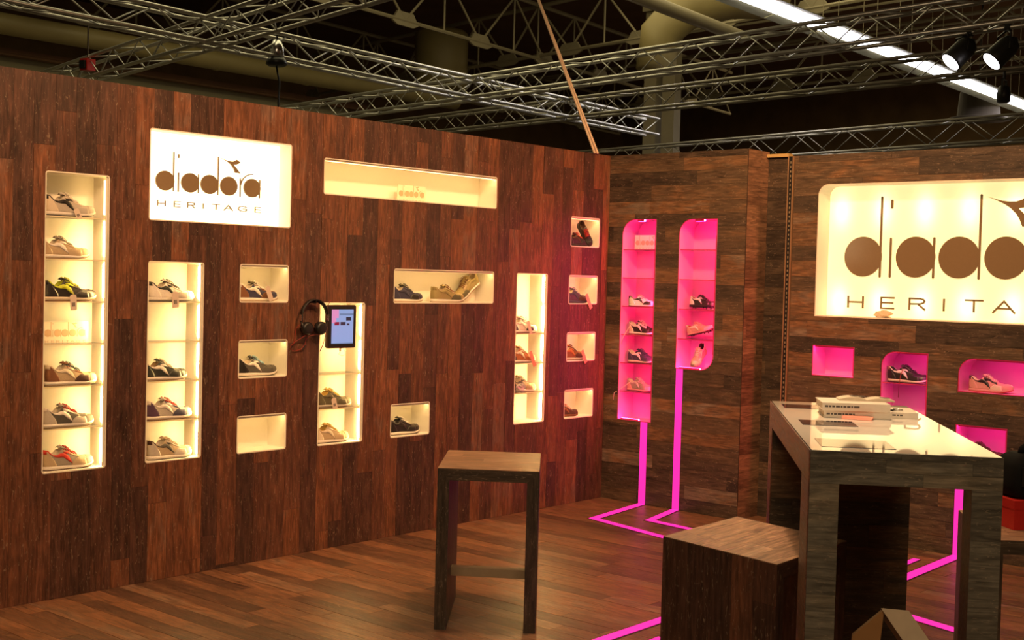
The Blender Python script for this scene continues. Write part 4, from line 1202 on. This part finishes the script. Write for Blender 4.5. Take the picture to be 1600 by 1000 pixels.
sneaker('brown leather sneaker with black laces in the third corner niche', (-.176, Y0, NI['J3'][2]), .0, upper=BRN, stripe=ORG, toec=ORG, side=DBR, lace=BLK, tongue=ORG, sole=LGR, out=DBR, scale=.97)
sneaker('dark brown sneaker with pale pink laces in the bottom corner niche', (-.215, .075, NI['J4'][2]), -.12, upper=DBR, stripe=BRN, toec=DBR, lace=PNK, tongue=BRN, sole=BRN, out=DBR, eye=GRY, scale=.80)
price_tag('pink tag hanging out of the second corner niche', (-.255, -.010, 1.492), .120, .032, .55, mat='pinkpaper', printed=False)
price_tag('pale pink tag hanging out of the third corner niche', (-.285, -.010, 1.092), .105, .030, .5, mat='pinkpaper', printed=False)

# magenta niches: toes point to the viewer's right (-y)
A_ = -PI/2
zk = lambda n: .594 + PSTEP*n
PX = .085
sneaker('white and black sneaker on the third shelf of the taller magenta niche', (PX, -.392, zk(4)), A_+.5, upper=WHT, heel=WHT, toec=BLK, side=BLK, stripe=BLK, lace=PNK, tongue=PNK, scale=.74, sole=WHT)
sneaker('cream and black sneaker with a dangling lace in the taller magenta niche', (PX, -.404, zk(3)), A_, upper=BLK, heel=CRM, toec=BLK, side=BLK, stripe=WHT, eye=CRM, lace=CRM, sole=WHT, out=BRN, scale=.90)
sneaker('navy sneaker with white stripe in the taller magenta niche', (PX, -.404, zk(2)), A_, upper=NVY, heel=NVY, stripe=WHT, lace=NVY, tongue=NVY, sole=CRM, scale=.90)
sneaker('grey sneaker with a dangling lace on the lowest shelf of the taller magenta niche', (PX, -.392, zk(1)), A_, upper=GRY, heel=PNK, toec=GRY, stripe=LGR, lace=LGR, sole=PNK, scale=.86)
zl = lambda n: .995 + .2072*n
sneaker('black football boot with white stripe in the shorter magenta niche', None, upper=BLK, stripe=WHT, lace=BLK, toec=BLK, side=BLK, heel=WHT, sole=BLK, out=BLK, lining=BRN, studs=True, origin=(PX, -.668, zl(2)+.014), rot=RZ(-90) @ RX(-8), scale=.78, name='football_boot')
sneaker('pale pink football boot with raised toe and dark studs in the shorter magenta niche', None, upper=PNK, stripe=WHT, lace=PNK, toec=CRM, side=PNK, heel=PNK, sole=PNK, out=DBR, lining=RED, studs=True, origin=(PX, -.662, zl(1)+.0165), rot=RZ(-90) @ RY(-13), scale=.76, name='football_boot')
sneaker('pale pink boot tipped toe down at the bottom of the shorter magenta niche', None, upper=PNK, stripe=CRM, lace=WHT, toec=CRM, heel=BEI, sole=PNK, out=PNK, lining=DBR, origin=(.160, -.755, zl(0)+.122), rot=RZ(186) @ RY(35), scale=.74, name='football_boot')
def hanging_lace(label, pts):
    t = thing('shoelace', label, 'shoelace', pts[0], 0)
    m = MB(); m.tube([Vector(p)-Vector(pts[0]) for p in pts], .0022, 5); m.build('cord', M['wire_red'] if 'red' in label else M['wire_white'], t, True)
hanging_lace('pale lace end dangling over the shelf from the cream and black sneaker', [(.060, -.19, zk(3)+.075), (.030, -.172, zk(3)+.03), (-.010, -.160, zk(3)-.03), (-.012, -.152, zk(3)-.075)])
hanging_lace('pale lace end dangling over the shelf from the grey sneaker', [(.060, -.20, zk(1)+.070), (.030, -.16, zk(1)+.03), (-.010, -.120+.02, zk(1)-.02), (-.012, -.145+.05, zk(1)-.070)])
# sign wall niches
sneaker('black sneaker with white stripe in the rounded magenta niche under the big sign', (.125, -2.409, 1.008), A_+.02, upper=BLK, stripe=WHT, lace=BLK, tongue=BLK, lining=BLK, sole=CRM, out=DBR, tab=PNK, scale=.97)
hanging_lace('dark red ribbon hanging from the black sneaker in the rounded magenta niche', [(.075, -2.252, 1.095), (.045, -2.252, 1.06), (.030, -2.250, 1.0), (.030, -2.248, .92)])
sneaker('white and black low football boot in the wide magenta niche at the right', (.125, -2.915, .990), A_+.05, upper=PNK, heel=PNK, toec=CRM, side=CRM, stripe=BLK, eye=BLK, lace=CRM, sole=PNK, out=RED, scale=.93, name='football_boot')
sneaker('dark red sneaker low in the square magenta niche beside the table corner', (.130, -2.875, .585), A_, upper=DBR, stripe=BRN, lace=DBR, tongue=DBR, sole=DBR, out=BLK, scale=.90)
ts = thing('tissue', 'crumpled pale tissue lying on the lower edge of the large sign', 'tissue', (.125, -2.085, 1.4055), PI/2)
crumple('sheet', M['tissue'], ts, .062, seed=9, flat=.42)

# ------------------------------------------------------------------ lighting trusses
def truss(label, A, B, size, n, mat, r=.024, rb=.0095, single=True, z=4.5, group='aluminium box trusses'):
    """square box truss; A,B = plan ends of the near top chord, extends `size` back and down"""
    A = Vector((A[0], A[1], z)); B = Vector((B[0], B[1], z))
    d = (B-A); L_ = d.length; d.normalize()
    side = Vector((-d.y, d.x, 0))
    if side.dot(Vector((1, 1, 0))) < 0: side = -side
    dn = Vector((0, 0, -size))
    T = thing('lighting_truss', label, 'truss', A, 0, group)
    c = [Vector((0, 0, 0)), side*size, dn, side*size+dn]
    for o in c:
        m = MB(); m.tube([o, o+d*L_], r, 10); m.build('chord', mat, T, True)
    step = L_/n
    faces = ((0, 2), (1, 3), (0, 1), (2, 3))
    if single:
        for a, b in faces:
            # two brace orientations share one mesh each
            for par in (0, 1):
                p, q = (c[a], c[b]) if par == 0 else (c[b], c[a])
                m = MB(); m.tube([p, q+d*step], rb, 6); me = m.mesh('brace', mat, True)
                for i in range(par, n, 2): link('brace', me, T, d*step*i)
    else:
        m = MB()
        for a, b in faces:
            for i in range(n):
                p, q = (c[a], c[b]) if i % 2 == 0 else (c[b], c[a])
                m.tube([p+d*step*i, q+d*step*(i+1)], rb, 4)
        stuff(m.build('braces', mat, T, True))
    return T
truss('long aluminium truss running above and behind the left wall, nearest of the trusses', (-4.4, 6.40), (11.45, 7.59), .28, 32, M['alu'])
truss('aluminium truss crossing the long truss above the leftmost sign', (.30, 1.6), (2.62, 14.2), .28, 28, M['alu'], single=False)
truss('upper aluminium truss crossing the ceiling to the right, carrying two spotlights', (7.45, 17.5), (4.72, -3.4), .29, 52, M['alu'], single=False)
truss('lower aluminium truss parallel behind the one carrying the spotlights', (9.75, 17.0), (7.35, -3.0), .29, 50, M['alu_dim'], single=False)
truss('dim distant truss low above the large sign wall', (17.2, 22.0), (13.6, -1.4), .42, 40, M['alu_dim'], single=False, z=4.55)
# hanging loop lamp and cables at the long truss
hl = thing('pendant_spot', 'small chrome can lamp with black lead hanging in the long truss', 'lamp', (2.36, 6.93, 4.16), 0)
m = MB(); m.lathe([(.03, .26), (.05, .25), (.085, .17), (.095, .05), (.08, .04)], 18); m.build('can', M['chrome'], hl, True)
m = MB(); m.lathe([(.10, .04), (.12, .01), (.13, -.04), (.10, -.06)], 18); m.build('base', M['black'], hl, True)
m = MB(); m.tube([(0, 0, -.06), (.05, 0, -.25), (.04, 0, -.5), (.06, 0, -.9), (.05, 0, -2.0)], .012, 6); m.tube([(0, 0, .26), (0, 0, .34)], .012, 6); m.build('cable', M['black'], hl, True)
rp = thing('support_cable', 'pair of pale support cables rising from the wall corner to the roof', 'cable', (-.205, -.012, 2.5), 0)
for dx in (0, .035):
    m = MB(); m.tube([(dx, 0, 0), (.50+dx*.4, 1.01, 1.32), (.87+dx*.2, 1.78, 2.32)], .0095, 6); m.build('cable', M['cable'], rp, True)
# spotlights ------------------------------------------------------------
def par_can(label, lens, back, clamp):
    lens, back, clamp = Vector(lens), Vector(back), Vector(clamp)
    T = thing('spotlight', label, 'spotlight', clamp, 0, 'black stage spotlights on the truss')
    ax = (back-lens); L_ = ax.length; q = ax.to_track_quat('Z', 'Y').to_matrix().to_4x4()
    Mx = Matrix.Translation(lens-clamp) @ q
    m = MB(); m.lathe([(.112, -.015), (.118, 0), (.112, .05), (.108, L_*.7), (.09, L_*.9), (.05, L_), (.02, L_+.03)], 22, Mx); m.build('can', M['dark_metal'], T, True)
    m = MB(); m.lathe([(.10, -.018), (.10, -.0155)], 22, Mx); m.build('lens', M['lens'], T)
    m = MB(); mid = (lens+back)/2-clamp; sd = ax.cross(Vector((0, 0, 1))).normalized()*.125
    m.tube([mid+sd, mid+sd*1.05+Vector((0, 0, .15)), Vector((0, 0, -.02)), mid-sd*1.05+Vector((0, 0, .15)), mid-sd], .012, 6); m.build('yoke', M['dark_metal'], T)
    m = MB(); m.box(-.03, .03, -.025, .025, -.03, .035); m.build('clamp', M['dark_metal'], T)
par_can('left one of two lit black spotlights hanging from the upper truss', (5.30, -.31, 3.92), (5.46, -.45, 4.13), (5.39, -.455, 4.205))
par_can('right one of two lit black spotlights hanging from the upper truss', (5.25, -.75, 3.88), (5.41, -.90, 4.09), (5.33, -.86, 4.205))

# fluorescent lamp row --------------------------------------------------
ORD = ['nearest', 'second', 'third', 'fourth', 'fifth', 'sixth', 'seventh', 'eighth', 'ninth', 'tenth', 'eleventh', 'farthest']
LAMPS = ['long lit fluorescent ceiling lamp, %s in the row at upper right' % o for o in ORD]
for i in range(12):
    x0 = 9.2 + i*2.05; y0 = 7.02 + (x0-9.9)*.046-.0
    T = thing('fluorescent_lamp', LAMPS[i], 'lamp', (x0, y0, 7.0), math.atan(.046), 'fluorescent lamps in the row at upper right')
    m = MB()
    for xh in (.3, 1.6): m.tube([(xh, 0, .10), (xh, 0, 3.49)], .008, 5)
    stuff(m.build('suspension_wires', M['steel'], T))
    m = MB(); m.box(0, 1.97, -.20, .20, 0, .05); m.build('tube', M['lamp'], T)
    m = MB(); m.hexa([(0, -.20, .051), (1.98, -.20, .051), (1.98, .20, .051), (0, .20, .051), (0, -.10, .12), (1.98, -.10, .12), (1.98, .10, .12), (0, .10, .12)])
    for g_ in (1, -1):
        m.hexa([(0, g_*.21, .05), (1.98, g_*.21, .05), (1.98, g_*.52, -.03), (0, g_*.52, -.03), (0, g_*.21, .07), (1.98, g_*.21, .07), (1.98, g_*.52, -.01), (0, g_*.52, -.01)])
    m.build('reflector', M['housing'], T)

# ------------------------------------------------------------------ ducts, columns, roof steel
dct = thing('ventilation_duct', 'long round pale ventilation duct under the roof behind the left wall', 'duct', (-2, 19.6, 6.5), 0)
m = MB(); m.tube([(0, 0, 0), (20.5, -.1, 0)], .22, 18); m.build('pipe', M['duct'], dct, True)
for i in range(7):
    m = MB(); m.tube([(1.6+i*2.7, -.01*i, 0), (1.72+i*2.7, -.01*i, 0)], .232, 18); m.build('joint_band', M['duct'], dct, True)
d2 = thing('ventilation_duct', 'thick round duct section rising toward the roof at upper left', 'duct', (5.2, 17.4, 7.15), 0)
m = MB(); m.tube([(0, 0, 0), (1.6, 1.0, .35), (2.6, 2.2, 1.4)], .30, 18); m.build('pipe', M['duct'], d2, True)
d3 = thing('ventilation_duct', 'grey duct bend with round outlet beside the roof column', 'duct', (16.0, 10.9, 6.3), 0)
m = MB(); m.tube([(0, 0, 0), (.1, 0, .8), (.5, -.4, 1.4), (1.4, -1.0, 1.75), (2.6, -1.5, 1.9)], [.45, .45, .5, .5, .5], 18); m.build('pipe', M['duct'], d3, True)
d4 = thing('storage_cylinder', 'upright pale cylinder hanging under the roof in the middle', 'cylinder', (20.0, 21.6, 7.2), 0)
m = MB(); m.lathe([(.75, 0), (.8, .04), (.8, 1.65), (.7, 1.75)], 24); m.build('shell', M['duct'], d4, True)
d5 = thing('hanging_lamp', 'dark round pendant shade hanging far behind the trusses at right', 'lamp', (30.0, 9.1, 6.6), 0)
m = MB(); m.lathe([(.9, 0), (.85, .06), (.62, .10), (.55, .8), (.5, .85)], 24); m.tube([(0, 0, .85), (0, 0, 3.88)], .03, 6); m.build('shade', M['shade_dark'], d5, True)
for i, (x, y) in enumerate(((20.0, 13.2), (20.0, 13.78))):
    c = thing('roof_column', 'pale steel roof column, %s of the pair behind the wall corner' % ('right' if i == 0 else 'left'), 'column', (x, y, 0), 0, 'roof columns')
    m = MB(); m.box(-.15, .15, -.19, .19, 0, 8.6); m.build('shaft', M['column'], c)
    m = MB(); m.box(-.22, .22, -.26, .26, 8.6, 8.75); m.build('head_plate', M['column'], c)
pp_ = thing('roof_pipe', 'thick pale pipe sloping under the roof above the wall corner', 'pipe', (11.4, 9.3, 7.25), 0)
m = MB(); m.tube([(0, 0, 0), (5.4, -.1, -.28)], .14, 10); m.build('pipe', M['steel'], pp_, True)

def roof_frame(label, p0, p1, depth, n, zt):
    """lattice roof girder between plan points"""
    A = Vector((*p0, zt)); B = Vector((*p1, zt)); d = B-A; L_ = d.length; d.normalize()
    T = thing('roof_girder', label, 'girder', A, 0, 'roof girders')
    m = MB(); m.tube([(0, 0, 0), d*L_], .06, 6); m.build('top_chord', M['steel'], T)
    m = MB(); m.tube([(0, 0, -depth), d*L_+Vector((0, 0, -depth))], .05, 6); m.build('bottom_chord', M['steel'], T)
    m = MB(); g = MB(); s_ = L_/n
    for i in range(n):
        p = d*s_*i; q = d*s_*(i+1); mid = d*s_*(i+.5)
        m.tube([p+Vector((0, 0, -depth)), mid], .035, 5); m.tube([mid, q+Vector((0, 0, -depth))], .035, 5); m.tube([mid, mid+Vector((0, 0, -depth))], .03, 5)
        for k in (-1,):
            c = p + Vector((0, 0, -depth)); g.prism([(-.5, -.06), (-.3, .2), (.3, .2), (.5, -.06), (.3, -.14), (-.3, -.14)], lambda a, b, e, c=c: c + d*a + Vector((0, 0, b)) + Vector((-d.y, d.x, 0))*e, -.03, .03)
    stuff(m.build('lattice', M['steel'], T)); stuff(g.build('gusset_plates', M['steel'], T))
    return T
roof_frame('pale lattice roof girder under the dark roof, nearest of its row', (8.0, 16.4), (33.0, 19.5), 1.5, 8, 9.3)
roof_frame('lattice roof girder under the dark roof, second of its row', (10.0, 24.5), (37.0, 27.5), 1.5, 9, 9.4)
roof_frame('lattice roof girder under the dark roof crossing over the wall corner', (22.0, 30.0), (18.5, 6.0), 1.4, 9, 9.3)
roof_frame('lattice roof girder under the dark roof, farthest right of the crossing ones', (31.0, 30.0), (27.0, 3.0), 1.4, 9, 9.3)
for i, (x, y0, y1, z) in enumerate(((24, 30, 5, 8.6), (28.5, 30, 2, 8.9))):
    t = thing('tie_rod', 'thin pale tie rod running under the roof, %s one' % ('nearer' if i == 0 else 'farther'), 'rod', (x, y0, z), 0, 'tie rods under the roof')
    m = MB(); m.tube([(0, 0, 0), (-2.0, y1-y0, .0)], .035, 6); m.build('rod', M['steel'], t)

# hall shell ------------------------------------------------------------
m = MB(); m.box(-16, 46, -12, 34, -.3, -.13); struct(m.build('floor', M['hall_floor']))
m = MB(); m.box(-16, 46, -12, 34, 10.5, 10.7); struct(m.build('ceiling', M['roof']))
m = MB(); m.box(46, 46.2, -12, 34, -.13, 10.5); struct(m.build('wall_far', M['hall_wall']))
m = MB(); m.box(-16, 46, 34, 34.2, -.13, 10.5); struct(m.build('wall_back', M['hall_wall']))
m = MB(); m.box(-16, 46, -12.2, -12, -.13, 10.5); struct(m.build('wall_front', M['hall_wall']))
m = MB(); m.box(-16.2, -16, -12, 34, -.13, 10.5); struct(m.build('wall_near', M['hall_wall']))
pb = MB(); pb.box(-4, 15.5, 20.6, 20.8, -.13, 6.08); struct(pb.build('wall_partition', M['hall_pale']))
tray = thing('cable_tray', 'dark cable tray running along the top of the pale partition', 'tray', (-4, 20.42, 6.0), 0)
m = MB(); m.box(0, 20, -.12, .12, 0, .05); m.box(0, 20, -.14, -.11, .05, .14); m.box(0, 20, .11, .14, .05, .14); m.build('tray', M['roof'], tray)

# small rigging kit on the trusses ---------------------------------------
hz = thing('chain_hoist', 'red chain hoist box on the truss behind the top of the left wall', 'hoist', (1.93, 10.55, 4.36), .2)
m = MB(); m.box(-.075, .075, -.07, .07, -.06, .10); m.build('housing', M['red_box'], hz)
m = MB(); m.box(-.11, -.076, -.05, .05, -.04, .07); m.build('motor_cap', M['dark_metal'], hz)
m = MB(); m.tube([(0, 0, .12), (0, 0, .6)], .012, 6); m.build('chain', M['chrome'], hz)
for lab, x, y in (('left', 13.95, .85), ('right', 13.88, .38)):
    t = thing('power_box', 'cream power distribution box on the distant truss, %s one of two' % lab, 'box', (x, y, 4.2), .15, 'power boxes on the distant truss')
    m = MB(); m.box(-.06, .06, -.24, .24, -.16, .17); m.build('cabinet', M['plaque'], t)
    m = MB(); m.lathe([(.06, 0), (.055, .03)], 12, Matrix.Translation((-.061, .04, .02)) @ Matrix.Rotation(-PI/2, 4, 'Y')); m.build('red_socket', M['red_box'], t)
    m = MB(); m.lathe([(.06, 0), (.055, .03)], 12, Matrix.Translation((-.061, -.10, .02)) @ Matrix.Rotation(-PI/2, 4, 'Y')); m.build('blue_socket', M['blue'], t)
for lab, x, y in (('left', 7.72, .05), ('right', 7.62, -.75)):
    t = thing('stage_lamp', 'small unlit stage lamp hanging under the lower truss, %s one of two' % lab, 'spotlight', (x, y, 4.19), .1, 'unlit stage lamps under the lower truss')
    m = MB(); m.tube([(0, 0, 0), (0, 0, -.10)], .015, 6); m.box(-.09, .09, -.012, .012, -.115, -.10); m.box(-.09, -.078, -.012, .012, -.27, -.10); m.box(.078, .09, -.012, .012, -.27, -.10); m.build('bracket', M['dark_metal'], t)
    m = MB(); m.lathe([(.05, -.38), (.075, -.37), (.08, -.28), (.07, -.20), (.03, -.17)], 16); m.build('can', M['dark_metal'], t, True)
